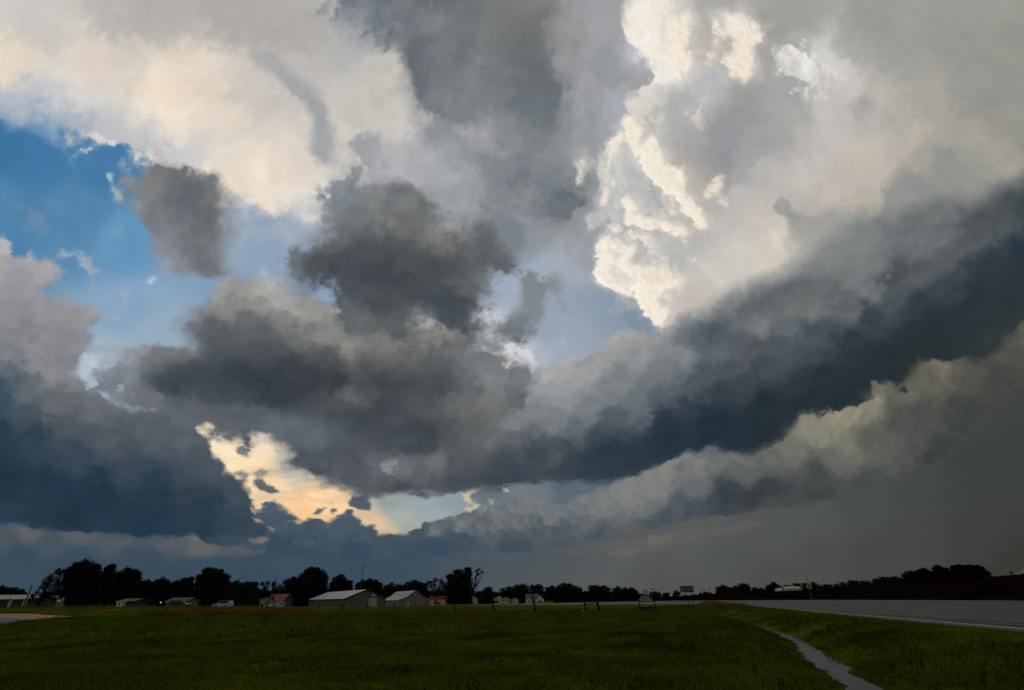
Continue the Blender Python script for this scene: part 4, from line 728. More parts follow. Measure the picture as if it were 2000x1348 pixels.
# ---------------------------------------------------------------- grass blades in the near field
def blades(name, n, r0, r1, a0, a1, h, w, m, keep=None, per=6, spread=.06):
    r = np.sqrt(NP.rand(n)*(r1*r1-r0*r0)+r0*r0); a = np.radians(a0+NP.rand(n)*(a1-a0))
    X = r*np.sin(a); Y = r*np.cos(a)
    ins = poly_in(X, Y, ROADPOLY); dn, _ = seg_dist(X, Y, RN); dd, td = seg_dist(X, Y, DITCH); hw = np.interp(td, np.arange(len(DITCH)), DW)
    ok = (~ins) & (dn > .3) & (dd > (hw+.05+.12*NP.rand(n))*(name != 'water_reeds'))
    q_ = X/np.maximum(Y, 1); pl_ = (q_ > .06)&(Y > 5)&(Y > np.interp(q_, _qf[_of], RF[_of, 1])+2)
    if name == 'grass': ok &= ~pl_
    dsc = np.clip((dd-hw)/1.6, .18, 1)
    for fp in FLAT: ok &= ~poly_in(X, Y, fp)
    if keep is not None: ok &= keep(X, Y)
    X, Y, dsc = X[ok], Y[ok], dsc[ok]; Z = ground_h(X, Y); n = len(X)
    clump = .55+.75*np.clip(.5+.5*np.sin(X*.9+1.3*np.sin(Y*.6))*np.sin(Y*.8+np.sin(X*.5)*1.7), 0, 1)+.35*(NP.rand(n)**4)
    X = np.repeat(X, per)+NP.randn(n*per)*spread; Y = np.repeat(Y, per)+NP.randn(n*per)*spread; Z = np.repeat(Z, per)-.01
    de = seg_dist(X, Y, RN)[0]; hh = np.repeat(clump, per)*h*(.6+.8*NP.rand(n*per))*np.clip(de/3.2, .16, 1)*(1 if name == 'water_reeds' else np.repeat(dsc, per)); th = NP.rand(n*per)*2*np.pi; le = hh*(.25+.5*NP.rand(n*per)); wd = w*(.7+.6*NP.rand(n*per))
    ph = NP.rand(n*per)*2*np.pi
    b1 = np.stack([X-wd*np.cos(ph), Y-wd*np.sin(ph), Z], -1); b2 = np.stack([X+wd*np.cos(ph), Y+wd*np.sin(ph), Z], -1); tp = np.stack([X+le*np.cos(th), Y+le*np.sin(th), Z+hh], -1)
    V = np.stack([b1, b2, tp], 1).reshape(-1, 3)
    return quads_obj(name, V, 3, m)
M_BL = mat('grass_blade', (.142, .155, .007), .8, col2=(.026, .058, .004), nscale=.30, spec=0)
M_BLD = mat('dry_grass_blade', (.24, .15, .03), .85, col2=(.09, .08, .010), nscale=.4, spec=0)
M_BLG = mat('lush_grass_blade', (.030, .085, .008), .8, col2=(.012, .045, .004), nscale=.7, spec=0)
M_RUST = mat('rusty_dry_grass', (.22, .105, .022), .9, col2=(.06, .05, .010), nscale=.25, spec=0)
M_BLK = mat('dark_tuft_blade', (.020, .050, .008), .8, col2=(.010, .026, .004), nscale=.7, spec=0)  # blades of a darker green, for the dark tufts and roadside weeds
tag(blades('grass', 34000, 9.5, 34, -56, 56, .13, .012, M_BL), kind='stuff')
tag(blades('grass', 26000, 30, 105, -50, 50, .22, .035, M_BL, per=5, spread=.2), kind='stuff')
tag(blades('grass', 9000, 10, 90, -54, 54, .15, .014, M_BLD, per=3, spread=.25), kind='stuff')
tag(blades('grass', 9000, 10, 60, 16, 56, .20, .014, M_BLG, keep=lambda X, Y: np.sin(X*.35+2*np.sin(Y*.21))*np.sin(Y*.3+1)+.6*(NP.rand(len(X))-.3) > 0), kind='stuff')
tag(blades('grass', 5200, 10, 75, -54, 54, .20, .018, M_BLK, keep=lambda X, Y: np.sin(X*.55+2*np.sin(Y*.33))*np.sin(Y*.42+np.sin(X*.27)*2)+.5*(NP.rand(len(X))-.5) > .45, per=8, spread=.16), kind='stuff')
v_ = blades('water_reeds', 500, 11, 40, 8, 45, .16, .008, M_BLD, keep=lambda X, Y: seg_dist(X, Y, DITCH)[0] < .9, per=5, spread=.10); tag(v_, kind='stuff')
tag(blades('weeds', 5200, 96, 142, -54, 3, .55, .045, M_BLD, keep=lambda X, Y: (Y > 100)&(X < -8)&(np.sin(X*.2)+np.sin(X*.61+1) > -.7), per=6, spread=.5), kind='stuff')
HC = hit(455, 1200)
tag(blades('weeds', 30000, 70, 125, -34, -18, .30, .04, M_RUST, keep=lambda X, Y: (((X-HC[0])/13)**2+((Y-HC[1])/9)**2+.5*np.sin(X*.5)*np.sin(Y*.4)) < .8, per=6, spread=.4), kind='stuff')
tag(blades('weeds', 1500, 95, 118, 19, 26, .5, .04, M_BLD, per=6, spread=.4), kind='stuff')
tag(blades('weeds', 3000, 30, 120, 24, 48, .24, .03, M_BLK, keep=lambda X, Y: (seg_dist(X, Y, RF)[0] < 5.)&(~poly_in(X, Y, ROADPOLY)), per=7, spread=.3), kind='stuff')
# ---------------------------------------------------------------- materials for things
M_LEAF = mat('dark_foliage', (.024, .034, .010), .9, col2=(.006, .012, .004), nscale=.25, spec=0)
M_LEAF2 = mat('fresh_foliage', (.040, .058, .014), .9, col2=(.010, .020, .005), nscale=.3, spec=0)
M_LEAF3 = mat('far_foliage', (.030, .046, .024), .9, col2=(.013, .022, .012), nscale=.2, spec=0)
M_BARK = mat('bark', (.030, .022, .016), .95, col2=(.012, .009, .007), nscale=2, bump=.6, bscale=6, spec=.1)
M_WOOD = mat('weathered_wood', (.014, .009, .007), .95, col2=(.006, .004, .003), nscale=3, bump=.6, bscale=14, spec=.1)
M_STEEL = mat('galvanised_steel', (.22, .23, .24), .5, noise=.3, nscale=3, metal=.3)
M_DARKST = mat('dark_steel', (.03, .03, .032), .6, noise=.3, nscale=3)
M_TIN = mat('pale_metal_roof', (.54, .53, .51), .9, col2=(.47, .46, .45), nscale=.15, spec=.05)
M_TIN2 = mat('weathered_white_roof', (.52, .52, .51), .9, col2=(.38, .385, .385), nscale=.5, spec=.05)
M_TAN = mat('tan_metal_siding', (.125, .115, .085), .6, col2=(.105, .096, .07), nscale=.2, spec=.2)
M_GREY = mat('grey_metal_siding', (.20, .205, .185), .6, col2=(.15, .155, .145), nscale=.3, spec=.2)
M_TRIM = mat('dark_red_trim', (.05, .012, .012), .6, noise=.3)
M_DOOR = mat('pale_roller_door', (.36, .37, .34), .6, col2=(.30, .31, .29), nscale=.5)
M_WHITE2 = mat('white_paint', (.62, .61, .57), .7, col2=(.44, .43, .40), nscale=.6, spec=.3)
M_CREAM = mat('cream_paint', (.50, .42, .26), .75, col2=(.38, .31, .19), nscale=.5, spec=.2)
M_DCREAM = mat('dull_cream_paint', (.20, .17, .12), .8, col2=(.14, .12, .08), nscale=.5, spec=.1)
M_RED = mat('red_roof', (.30, .030, .030), .6, col2=(.20, .022, .024), nscale=.5, spec=.3)
M_DROOF = mat('grey_shingle_roof', (.10, .095, .09), .85, col2=(.06, .058, .055), nscale=1, bump=.3)
M_BROWN = mat('dark_brown_siding', (.045, .035, .035), .85, noise=.3, nscale=.6)
M_GLASS = mat('dark_window_glass', (.010, .012, .014), .12, noise=.2, spec=.5)
M_SIGNW = mat('sign_white', (.60, .59, .56), .6, col2=(.50, .49, .47), nscale=3)
M_SIGNB = mat('sign_sheeting_white', (.85, .85, .83), .45, col2=(.80, .80, .78), nscale=3)
M_SIGNP = mat('faded_pink_white_panel', (.50, .38, .36), .6, col2=(.40, .30, .29), nscale=4)
M_BLUE = mat('blue_panel', (.02, .05, .17), .5, noise=.3)
M_GREENP = mat('green_panel', (.012, .06, .04), .6, noise=.3)
M_BLACK = mat('black_print', (.010, .010, .010), .6, noise=.2)
M_ORANGE = mat('orange_sign', (.62, .26, .02), .5, col2=(.52, .20, .02), nscale=3)
M_REDP = mat('red_paint', (.42, .030, .028), .5, noise=.2)
M_KHAKI = mat('bare_sign_back', (.19, .19, .085), .6, col2=(.15, .15, .065), nscale=1)
M_CARW = mat('silver_car_paint', (.42, .46, .50), .3, noise=.1, spec=.5)
M_CARD = mat('dark_car_paint', (.02, .022, .03), .3, noise=.1, spec=.5)
M_TYRE = mat('tyre_rubber', (.015, .015, .015), .8, noise=.2)
M_FLR = mat('red_flower', (.5, .03, .03), .7, noise=.2); M_FLW = mat('white_flower', (.75, .72, .62), .7, noise=.1)
M_LAMPLIT = bpy.data.materials.new('lit_porch_lamp'); M_LAMPLIT.use_nodes = True
_b = M_LAMPLIT.node_tree.nodes['Principled BSDF']; _b.inputs['Base Color'].default_value = (.8, .6, .3, 1); _b.inputs['Emission Color'].default_value = (1, .62, .25, 1); _b.inputs['Emission Strength'].default_value = .9

def at_ground(px, D):                 # ground point below a line of sight at distance D
    p = atd(px, 1180, D); p[2] = gz(p[0], p[1]); 
    for _ in range(3):
        v = np.array((p[0], p[1], p[2]-EYE)); x = 1000+FPX*(v@_rt)/(v@_f); p[0] += (px-x)*mpp(p); p[2] = gz(p[0], p[1])
    return p

# ---------------------------------------------------------------- trees
def leaf_cloud(lobes, D, m, name, parent, origin, dens=1.0, leaf=1.05, depth=.8, ground_z=None, seed=0):
    r_ = np.random.RandomState(seed); out = []
    for (px, py, r) in lobes:
        c = atd(px, py, D); k = mpp(c)*math.cos(math.atan2(c[0], c[1]))**.0; R_ = r*k*1.02
        n = int(dens*(6.2*r*r+22)); s = leaf*k
        u = r_.randn(n, 3); u /= np.linalg.norm(u, axis=1)[:, None]; rad = R_*(r_.rand(n)**.36)*(1+.13*r_.randn(n))
        sub = r_.randn(7, 3); sub /= np.linalg.norm(sub, axis=1)[:, None]      # sub clumps give a broken outline
        kk = r_.randint(0, 7, n); P = c+u*rad[:, None]*np.array((1, depth, .92)); 
        mask = r_.rand(n) < .45; P[mask] = c+sub[kk[mask]]*R_*.78+u[mask]*(R_*.42*r_.rand(mask.sum())**.5)[:, None]
        a = r_.randn(n, 3); a /= np.linalg.norm(a, axis=1)[:, None]; b = np.cross(a, r_.randn(n, 3)); b /= np.linalg.norm(b, axis=1)[:, None]
        sz = (s*(.55+.8*r_.rand(n)))[:, None]
        q = np.stack([P-a*sz, P-b*sz*.62, P+a*sz*1.05, P+b*sz*.6], 1); out.append(q)
    V = np.concatenate(out).reshape(-1, 3)
    if ground_z is not None: V[:, 2] = np.maximum(V[:, 2], ground_z+.05)
    return quads_obj(name, V-np.array(origin), 4, m, parent)
TREE_N = [0]
def tree(lobes, D, label, m=None, group='trees along the edge of town', trunk_px=None, dens=1.0, leaf=1.05, fill=True, name='tree', bare=None, cat='tree', tr=None, base_py=None):
    TREE_N[0] += 1; seed = TREE_N[0]; r_ = np.random.RandomState(seed)
    xs = [l[0] for l in lobes]; tx = trunk_px if trunk_px is not None else sum(l[0]*l[2]**2 for l in lobes)/sum(l[2]**2 for l in lobes)
    g = at_ground(tx, D); t = empty(name, g, 0, label, cat, group)
    k = mpp(g); low = min(lobes, key=lambda l: -l[1])
    v0 = np.array((g[0], g[1], g[2]-EYE)); gy = 674-FPX*(v0@_up)/(v0@_f)      # photo row of the ground there
    L2 = list(lobes)
    if fill:                                          # lower boughs between the drawn lobes and the ground
        xa, xb = min(l[0]-l[2]*.5 for l in lobes), max(l[0]+l[2]*.5 for l in lobes); x = xa
        while x <= xb:
            top = min([l[1]+math.sqrt(max(0, 1-((x-l[0])/(l[2]*1.3))**2))*l[2]*-.2+l[2]*.5 for l in lobes if abs(x-l[0]) < l[2]*1.3] or [1e9])
            y = top
            while y < gy-1: rr = min(5.5, max(2.8, (gy-top)*.22)); L2.append((x+r_.uniform(-1.5, 1.5), y+r_.uniform(-1, 1), rr)); y += rr*1.15
            x += 4.2
    leaf_cloud(L2, D, m or M_LEAF, 'crown', t, g, dens, leaf, seed=seed, ground_z=g[2] if g[2] > -50 else None)
    mb = MB(); H_ = topz(g, min(l[1] for l in lobes))-g[2]; tr = tr or H_*.032
    mb.tube([(0, 0, -.3), (r_.uniform(-.1, .1)*H_*.2, 0, H_*.2), (r_.uniform(-.05, .05)*H_, 0, H_*.42), (r_.uniform(-.05, .05)*H_, 0, H_*.62)], [tr*1.35, tr, tr*.8, tr*.45], 8)
    for l in lobes:
        c = atd(l[0], l[1], D)-g; s0 = Vector((0, 0, H_*r_.uniform(.18, .4)*min(1, max(c[2], .5)/H_*1.6))); e = Vector(c); mid = s0.lerp(e, .5)+Vector((0, 0, -.06*H_))
        mb.tube([s0, mid, e], [tr*.5, tr*.32, tr*.10], 5)
    tk = mb.build('trunk', M_BARK, t, True)
    if bare:
        mb = MB()
        for pts, ra in bare:
            mb.tube([Vector(atd(x, y, D)-g) for x, y in pts], [max(ra*k*(1-.8*i/(len(pts)-1)), .02) for i in range(len(pts))], 5)
        mb.build('bare_branches', M_BARK, t)
    return t
def LB(txt):
    v = [float(a) for a in txt.replace(';', ' ').replace(',', ' ').split()]; return [(v[i], v[i+1], v[i+2]) for i in range(0, len(v), 3)]
tree(LB("92,1134,8 100,1128,7 113,1117,7 120,1125,11 105,1143,13 85,1146,8 126,1145,14 70,1160,7 96,1160,10 62,1168,6 110,1165,12 84,1162,7"), 150, 'broad dark tree at far left with low limbs spreading over the pale roofs', trunk_px=74, fill=False, bare=[([(74, 1186), (74, 1176), (80, 1168), (90, 1162), (104, 1158)], 2.2), ([(74, 1178), (66, 1168), (58, 1164)], 1.6)])
tree(LB("150,1105,9 165,1099,8 178,1103,9 190,1109,7 140,1113,8 150,1120,14 170,1120,16 188,1124,12 136,1134,12 160,1143,18 150,1160,14 180,1150,16 135,1155,10"), 152, 'tallest dark domed tree at the left end of the treeline')
tree(LB("210,1112,5 217,1106,4 222,1110,3 208,1120,8 200,1132,10 215,1128,6 195,1150,14 214,1148,13"), 155, 'spiky topped tree just right of the tallest domed tree', m=M_LEAF)
tree(LB("233,1121,7 251,1113,6 262,1117,5 271,1121,3 245,1128,9 258,1127,7 240,1145,12 260,1144,9"), 158, 'open crowned tree with a tuft leaning right beside the spiky tree')
tree(LB("285,1138,7 272,1150,11 290,1150,9"), 162, 'small rounded tree filling the dip left of the grey roofed house')
tree(LB("306,1138,7 317,1134,7 328,1140,6 300,1146,9 316,1150,11 334,1148,6"), 165, 'low domed tree rising behind the small grey roofed house')
tree(LB("346,1138,6 360,1133,6 373,1132,6 350,1150,9 370,1148,11 340,1146,6"), 160, 'flat topped tree joined to the left of the round headed tall tree')
tree(LB("405,1113,6 415,1114,7 428,1117,6 437,1124,6 443,1130,3 395,1125,5 388,1130,4 410,1126,11 425,1128,10 400,1145,12 430,1144,11 390,1152,9 415,1150,12"), 150, 'tall round headed tree standing behind the silver car')
tree(LB("452,1142,4 460,1138,4 470,1143,5 482,1140,5 493,1141,5 501,1141,4 465,1152,8 485,1152,8"), 175, 'ragged low tree between the round headed tree and the red roofed house', m=M_LEAF2)
tree(LB("512,1141,5 522,1140,5 536,1141,6 547,1146,5 520,1150,7 538,1151,7"), 190, 'low domed tree behind the leaning utility pole', fill=False)
tree(LB("563,1136,6 573,1131,5 585,1131,5 570,1147,11 586,1147,11 562,1158,8 566,1170,8 580,1165,10"), 285, 'dark rounded tree directly left of the tall tree behind the tan barn')
tree(LB("600,1115,4 608,1112,5 618,1113,5 628,1119,6 635,1126,4 592,1123,4 605,1124,9 619,1127,10 628,1137,6 610,1143,13 597,1150,12 615,1160,12 600,1168,10"), 290, 'tall dark tree with a notched top at the back left corner of the tan barn')
tree(LB("650,1141,5 658,1131,5 666,1126,4 672,1133,6 682,1138,5 663,1142,8 650,1150,7 676,1146,7 686,1147,4"), 330, 'pointed tree with sky showing through behind the tan barn roof')
tree(LB("700,1143,5 710,1137,5 722,1135,5 732,1137,5 742,1142,4 715,1147,10 733,1148,7"), 330, 'broad low tree behind the ridge of the tan barn below the mast')
tree(LB("755,1147,4 764,1143,4 778,1146,4 789,1146,4 770,1152,6 785,1153,6"), 350, 'very low treetop seen between the two barns')
tree(LB("800,1141,5 810,1138,5 821,1141,5 830,1144,4 812,1150,9 826,1152,7"), 380, 'low tree behind the ridge end of the grey barn')
tree(LB("838,1138,4 850,1133,5 861,1135,5 845,1145,9 864,1145,9 856,1156,9 872,1150,8"), 385, 'rounded tree above the red roof beside the grey barn', fill=False)
tree(LB("880,1125,5 892,1118,5 898,1115,3 904,1123,5 912,1114,5 917,1112,4 908,1132,6 900,1133,5 912,1141,7 885,1139,6 889,1150,9 908,1152,9 897,1160,10 880,1158,9"), 290, 'tall gappy tree with an airy crown right of the red roofed shed')
tree(LB("931,1116,3 936,1113,3.4 941,1118,3 933,1122,3.4 928,1129,2.4"), 285, 'half dead tree with bare forked limbs and a few leaf tufts', fill=False, trunk_px=921, tr=.45, bare=[([(921, 1182), (921, 1160), (919, 1140), (917, 1120)], 1.5), ([(922, 1160), (926, 1146), (928, 1132), (932, 1120)], 1.4), ([(924, 1152), (932, 1140), (938, 1128), (943, 1119)], 1.1), ([(928, 1146), (935, 1140), (939, 1134)], .6), ([(932, 1140), (931, 1130)], .5), ([(936, 1133), (943, 1126)], .5), ([(919, 1140), (914, 1132)], .6)])
tree(LB("950,1155,5 955,1151,5 948,1161,7 960,1162,7 955,1170,8 944,1171,7"), 280, 'small round tree just right of the half dead tree', m=M_LEAF2)
for L_, D_, lab in (("984,1153,4 995,1150,4 1004,1152,4 990,1160,6", 420, 'low tree behind the parked white truck'), ("1010,1147,5 1019,1145,5 1029,1148,5 1015,1156,8 1024,1160,8", 400, 'dark clumped tree left of the white gabled house'), ("1041,1146,5 1052,1145,5 1057,1150,5 1045,1155,8 1055,1160,6", 420, 'rounded tree directly behind the white gabled house'),
                   ("1069,1151,4 1079,1148,4 1088,1151,5 1072,1159,7 1084,1160,7", 410, 'low tree just right of the white gabled house'), ("1092,1148,5 1102,1143,5 1112,1144,5 1122,1148,5 1133,1151,5 1105,1155,9 1123,1158,9", 395, 'long domed tree in the middle of the far treeline'),
                   ("1155,1148,4 1164,1147,4 1172,1149,4 1180,1148,3 1188,1152,4 1162,1157,8 1180,1160,8", 400, 'ragged topped tree behind the braced fence posts'), ("1200,1153,4 1208,1150,4 1215,1154,3 1206,1160,6", 430, 'pale green small tree between two darker far trees'), ("1222,1152,4 1232,1152,5 1241,1156,4 1229,1160,7 1240,1164,5", 410, 'rounded dark tree left of the welcome sign')):
    tree(LB(L_), D_, lab, m=M_LEAF3 if 'pale' in lab else M_LEAF, group='trees in the far middle of the treeline', leaf=.95)
for L_, D_, lab in (("1272,1160,3 1280,1158,3 1288,1160,3", 520, 'low treetop seen through the welcome sign'), ("1298,1161,3 1306,1160,3 1303,1165,3", 520, 'tiny tree right of the welcome sign'), ("1321,1157,3 1327,1159,3 1318,1162,3", 510, 'small tree left of the bare sign back'), ("1368,1161,3 1376,1159,3 1386,1160,3 1392,1163,3", 520, 'tiny tree right of the bare sign back'),
                   ("1405,1150,4 1413,1147,4 1419,1151,4 1409,1156,5", 420, 'upright oval tree on the field brow left of the twin domed trees'), ("1428,1151,4 1438,1149,4 1431,1156,5", 430, 'left one of the twin domed trees on the brow'), ("1447,1145,4 1455,1144,4 1460,1148,4 1451,1152,6 1458,1154,4", 425, 'dark square topped tree right of the twin domed tree'),
                   ("1473,1152,3 1482,1153,3 1490,1152,3", 480, 'very low bush line tree right of the square topped tree'), ("1505,1146,4 1512,1141,4 1519,1146,4 1509,1150,6 1521,1150,3 1498,1151,3", 400, 'dark peaked tree left of the long white building'), ("1534,1147,3 1540,1146,2.6", 450, 'tiny treetop behind the left of the long white building'), ("1553,1144,3 1560,1143,3", 450, 'small treetop behind the right of the long white building'),
                   ("1572,1143,4 1580,1145,4 1588,1141,4 1577,1149,5 1590,1147,4", 330, 'dark tree behind the speed limit sign'), ("1603,1147,3 1612,1146,3 1622,1145,3", 430, 'low bush right of the speed limit sign'), ("1634,1144,3 1645,1141,3 1652,1143,3", 420, 'low bush left of the small domed brow trees'), ("1663,1138,4 1672,1138,4 1667,1142,5", 330, 'small dark domed tree on the brow'), ("1685,1139,3 1695,1139,4", 340, 'low pale tree on the brow between domed trees'),
                   ("1710,1134,4 1722,1131,4 1732,1132,4 1718,1138,6 1728,1138,4", 300, 'left part of the low grove on the brow'), ("1740,1131,4 1750,1130,4 1758,1132,4 1745,1137,6 1757,1138,5", 295, 'right part of the low grove on the brow')):
    tree(LB(L_), D_, lab, m=M_LEAF3 if ('pale' in lab or 'tiny' in lab or 'low' in lab) else M_LEAF, group='small trees on the horizon to the right', leaf=.9, dens=1.3)
for L_, lab in (("1768,1123,4 1778,1119,4 1788,1120,5 1775,1129,6 1788,1130,7", 'first tree of the large clump on the field brow'), ("1798,1117,5 1807,1114,4 1814,1118,5 1800,1127,8 1812,1128,8", 'second tree of the large clump on the field brow'), ("1829,1108,4 1836,1109,4 1842,1113,4 1830,1118,7 1838,1126,9 1824,1126,6", 'peaked tree in the middle of the large clump on the brow'),
                ("1850,1113,4 1862,1108,4 1871,1107,4 1856,1121,8 1870,1120,8", 'fourth tree of the large clump, right of the peaked one'), ("1881,1109,4 1891,1108,4 1900,1108,4 1885,1120,8 1897,1120,8", 'fifth tree of the large clump on the field brow'), ("1909,1108,4 1918,1111,4 1926,1118,4 1929,1124,3 1912,1120,8 1922,1123,6", 'rightmost tree of the large clump, sloping down to the right')):
    tree(LB(L_), 215, lab, group='clump of trees on the brow at right', leaf=1.0, dens=1.3)
# far woods that read as one mass
def wood(x0, x1, D, ys, name='far_wood', seed=1, m=None):
    r_ = np.random.RandomState(seed); lobes = []
    x = x0
    while x < x1:
        y = np.interp(x, [q[0] for q in ys], [q[1] for q in ys]); r = r_.uniform(3.5, 6.5)
        lobes.append((x, y+r+r_.uniform(-2, 2), r)); lobes.append((x+3, y+r+7, r+1)); lobes += [(x+r_.uniform(-2, 2), y+r+q, r+1.5) for q in range(14, 34, 7) if y+r+q < 1184]; x += r*.85
    o = leaf_cloud(lobes, D, m or M_LEAF3, name, None, (0, 0, 0), .9, 1.2, seed=seed); return tag(o, kind='stuff')
wood(-60, 48, 330, [(-60, 1146), (0, 1144), (18, 1147), (48, 1152)], seed=3, m=M_LEAF)
wood(60, 480, 230, [(60, 1165), (130, 1150), (300, 1150), (480, 1152)], seed=4, m=M_LEAF)
wood(480, 760, 400, [(480, 1152), (600, 1150), (760, 1152)], seed=5, m=M_LEAF)
wood(760, 960, 460, [(760, 1152), (960, 1156)], seed=6, m=M_LEAF)
wood(940, 1260, 470, [(940, 1160), (1000, 1156), (1120, 1154), (1250, 1158), (1262, 1163)], seed=7, m=M_LEAF)
wood(1255, 1420, 620, [(1255, 1165), (1300, 1164), (1420, 1160)], seed=8)
wood(1420, 1700, 620, [(1420, 1157), (1500, 1154), (1580, 1152), (1650, 1146), (1700, 1142)], seed=9)

# ---------------------------------------------------------------- buildings
def corner_solve(p, px, ang):         # length along heading ang from p until it is seen at column px
    d = np.array((math.sin(ang), math.cos(ang), 0)); lo, hi = 0., 400.
    def col(L_): v = p+d*L_-np.array((0, 0, EYE)); return 1000+FPX*(v@_rt)/(v@_f)
    s = 1 if col(5) > col(0) else -1
    for _ in range(40):
        mdl = (lo+hi)/2
        if (col(mdl)-px)*s < 0: lo = mdl
        else: hi = mdl
    return lo
def local_frame(p, ang):              # building frame: x along the gable, y back along the side
    e = lambda v: v
    return R(90)-ang
def ribs(t, m, x0, x1, y, z0, zf, pitch, side=False, nm='siding_rib'):
    mb = MB(); n = int((x1-x0)/pitch)
    for i in range(n+1):
        x = x0+i*(x1-x0)/n; zt = zf(x)
        if side: mb.box((y-.03, x-.04, z0), (y+.03, x+.04, zt))
        else: mb.box((x-.04, y-.03, z0), (x+.04, y+.03, zt))
    o = mb.build(nm+'s' if False else nm, m, t); o['kind'] = 'stuff'; return o
# tan metal barn
D_ = 225; pB = atd(671, 1186.6, D_); aG = R(90-33); pB[2] -= .1
Lg = corner_solve(pB, 750.5, aG); Ls = corner_solve(pB, 601.5, aG-R(90)); eh = topz(pB, 1169.3)-pB[2]
pR = pB+np.array((math.sin(aG), math.cos(aG), 0))*Lg*.62; rh = (topz(pR, 1152.2)-pB[2])
t = empty('metal_barn', pB, R(90)-aG, 'tan metal barn with pale low pitched roof, red trim and white roller door', 'barn', 'metal barns at the edge of town')
# local: +x along gable, +y back
mid = Lg*.5; rh = max(rh, eh+2.2)
MB().prism([(0, -.6), (Lg, -.6), (Lg, eh), (mid, rh), (0, eh)], 0, Ls).build('wall', M_TAN, t)
rf_ = MB(); ov = .35
for (xa, za, xb, zb) in ((-ov, eh-.12, mid, rh+.05), (mid, rh+.05, Lg+ov, eh-.12)):
    rf_.prism([(xa, za+.02), (xb, zb+.02), (xb, zb+.16), (xa, za+.16)], -ov, Ls+ov)
ro = rf_.build('roof', M_TIN, t)
mb = MB()
for i in range(1, int(Ls/1.1)):
    y = i*1.1
    for (xa, za, xb, zb) in ((-ov, eh+.04, mid, rh+.21), (mid, rh+.21, Lg+ov, eh+.04)): mb.face([(xa, y-.05, za), (xb, y-.05, zb), (xb, y+.05, zb), (xa, y+.05, za)])
o = mb.build('roof_seam', M_TIN2, ro); o['kind'] = 'stuff'
tr_ = MB()
for (xa, za, xb, zb) in ((-ov, eh-.12, mid, rh+.05), (mid, rh+.05, Lg+ov, eh-.12)): tr_.prism([(xa, za-.22), (xb, zb-.22), (xb, zb+.17), (xa, za+.17)], -ov-.12, -ov-.01)
tr_.box((-ov-.12, -ov, eh-.33), (-ov-.01, Ls+ov, eh+.04))
tr_.build('roof_trim', M_TRIM, t)
for x in (0, Lg): MB().box((x-.16, -.1, -.4), (x+.16, .02, eh-.25)).build('corner_trim', M_TRIM, t)
zr = lambda x: eh+(rh-eh)*(1-abs(x-mid)/mid)-.15
ribs(t, M_TAN, .4, Lg-.4, -.01, -.4, zr, .9); ribs(t, M_TAN, .4, Ls-.4, -.01, -.4, lambda x: eh-.3, .9, side=True)
x0, x1 = Lg*.585, Lg*.80; dh = (topz(pR, 1167.3)-pB[2])
d_ = MB().box((x0, -.08, -.4), (x1, -.02, dh)).build('roller_door', M_DOOR, t)
for k in range(8): z = .1+k*(dh-.2)/8; MB().box((x0+.05, -.115, z), (x1-.05, -.082, z+(dh-.2)/8-.08)).build('slat', M_DOOR, d_)
f_ = MB().box((x0-.3, -.16, dh), (x1+.5, -.03, dh+.32)); f_.box((x1+.02, -.16, -.4), (x1+.42, -.03, dh)); f_.box((x0-.16, -.14, -.4), (x0-.02, -.03, dh)); f_.build('door_frame', M_DARKST, t)
s_ = MB().box((x0+(x1-x0)*.32, -.14, dh+.55), (x0+(x1-x0)*.76, -.04, dh+1.45)).build('wall_sign', M_SIGNW, t)
cx = x0+(x1-x0)*.54; MB().box((cx-.35, -.17, dh+.85), (cx-.1, -.145, dh+1.2)).build('printed_mark', M_TAN, s_); MB().box((cx+.08, -.17, dh+.8), (cx+.3, -.145, dh+1.1)).build('printed_mark', M_TAN, s_)

# grey barn with a gambrel roof
pB = atd(775.6, 1185.4, 268); aG = R(90-30); Lg = corner_solve(pB, 836.5, aG); Ls = max(corner_solve(pB, 742, aG-R(90)), 14); eh = topz(pB, 1173)-pB[2]
def zpx(frac, py): p = pB+np.array((math.sin(aG), math.cos(aG), 0))*Lg*frac; return topz(p, py)-pB[2]
t = empty('metal_barn', pB, R(90)-aG, 'grey barn with white gambrel roof and a red and white badge in its gable', 'barn', 'metal barns at the edge of town')
prof = [(0, eh), (Lg*.34, zpx(.34, 1164)), (Lg*.42, zpx(.40, 1158.5)), (Lg*.53, zpx(.53, 1154)), (Lg*.64, zpx(.64, 1157.8)), (Lg*.72, zpx(.72, 1163.2)), (Lg, eh+.2)]
MB().prism([(0, -.6), (Lg, -.6)]+prof[::-1], 0, Ls).build('wall', M_GREY, t)
rb = MB()
for (a, b) in zip(prof[:-1], prof[1:]): rb.prism([(a[0], a[1]+.02), (b[0], b[1]+.02), (b[0], b[1]+.18), (a[0], a[1]+.18)], -.4, Ls+.4)
ro = rb.build('roof', M_TIN2, t)
mb = MB()
for i in range(1, int(Ls/1.6)):
    y = i*1.6
    for (a, b) in zip(prof[:-1], prof[1:]): mb.face([(a[0], y-.06, a[1]+.2), (b[0], y-.06, b[1]+.2), (b[0], y+.06, b[1]+.2), (a[0], y+.06, a[1]+.2)])
o = mb.build('roof_seam', M_TIN, ro); o['kind'] = 'stuff'
MB().box((-.1, -.4, eh-.28), (-.02, Ls+.4, eh+.04)).build('gutter', M_TRIM, t)
pz = lambda x: np.interp(x, [p[0] for p in prof], [p[1] for p in prof])-.1
ribs(t, M_GREY, .5, Lg-.5, -.01, -.4, pz, 1.4)
for i in range(6): x = Lg*(.16+.14*i); MB().box((x-.03, -.10, .3), (x+.03, -.05, pz(x)*.9)).build('panel_joint', M_DARKST, t)
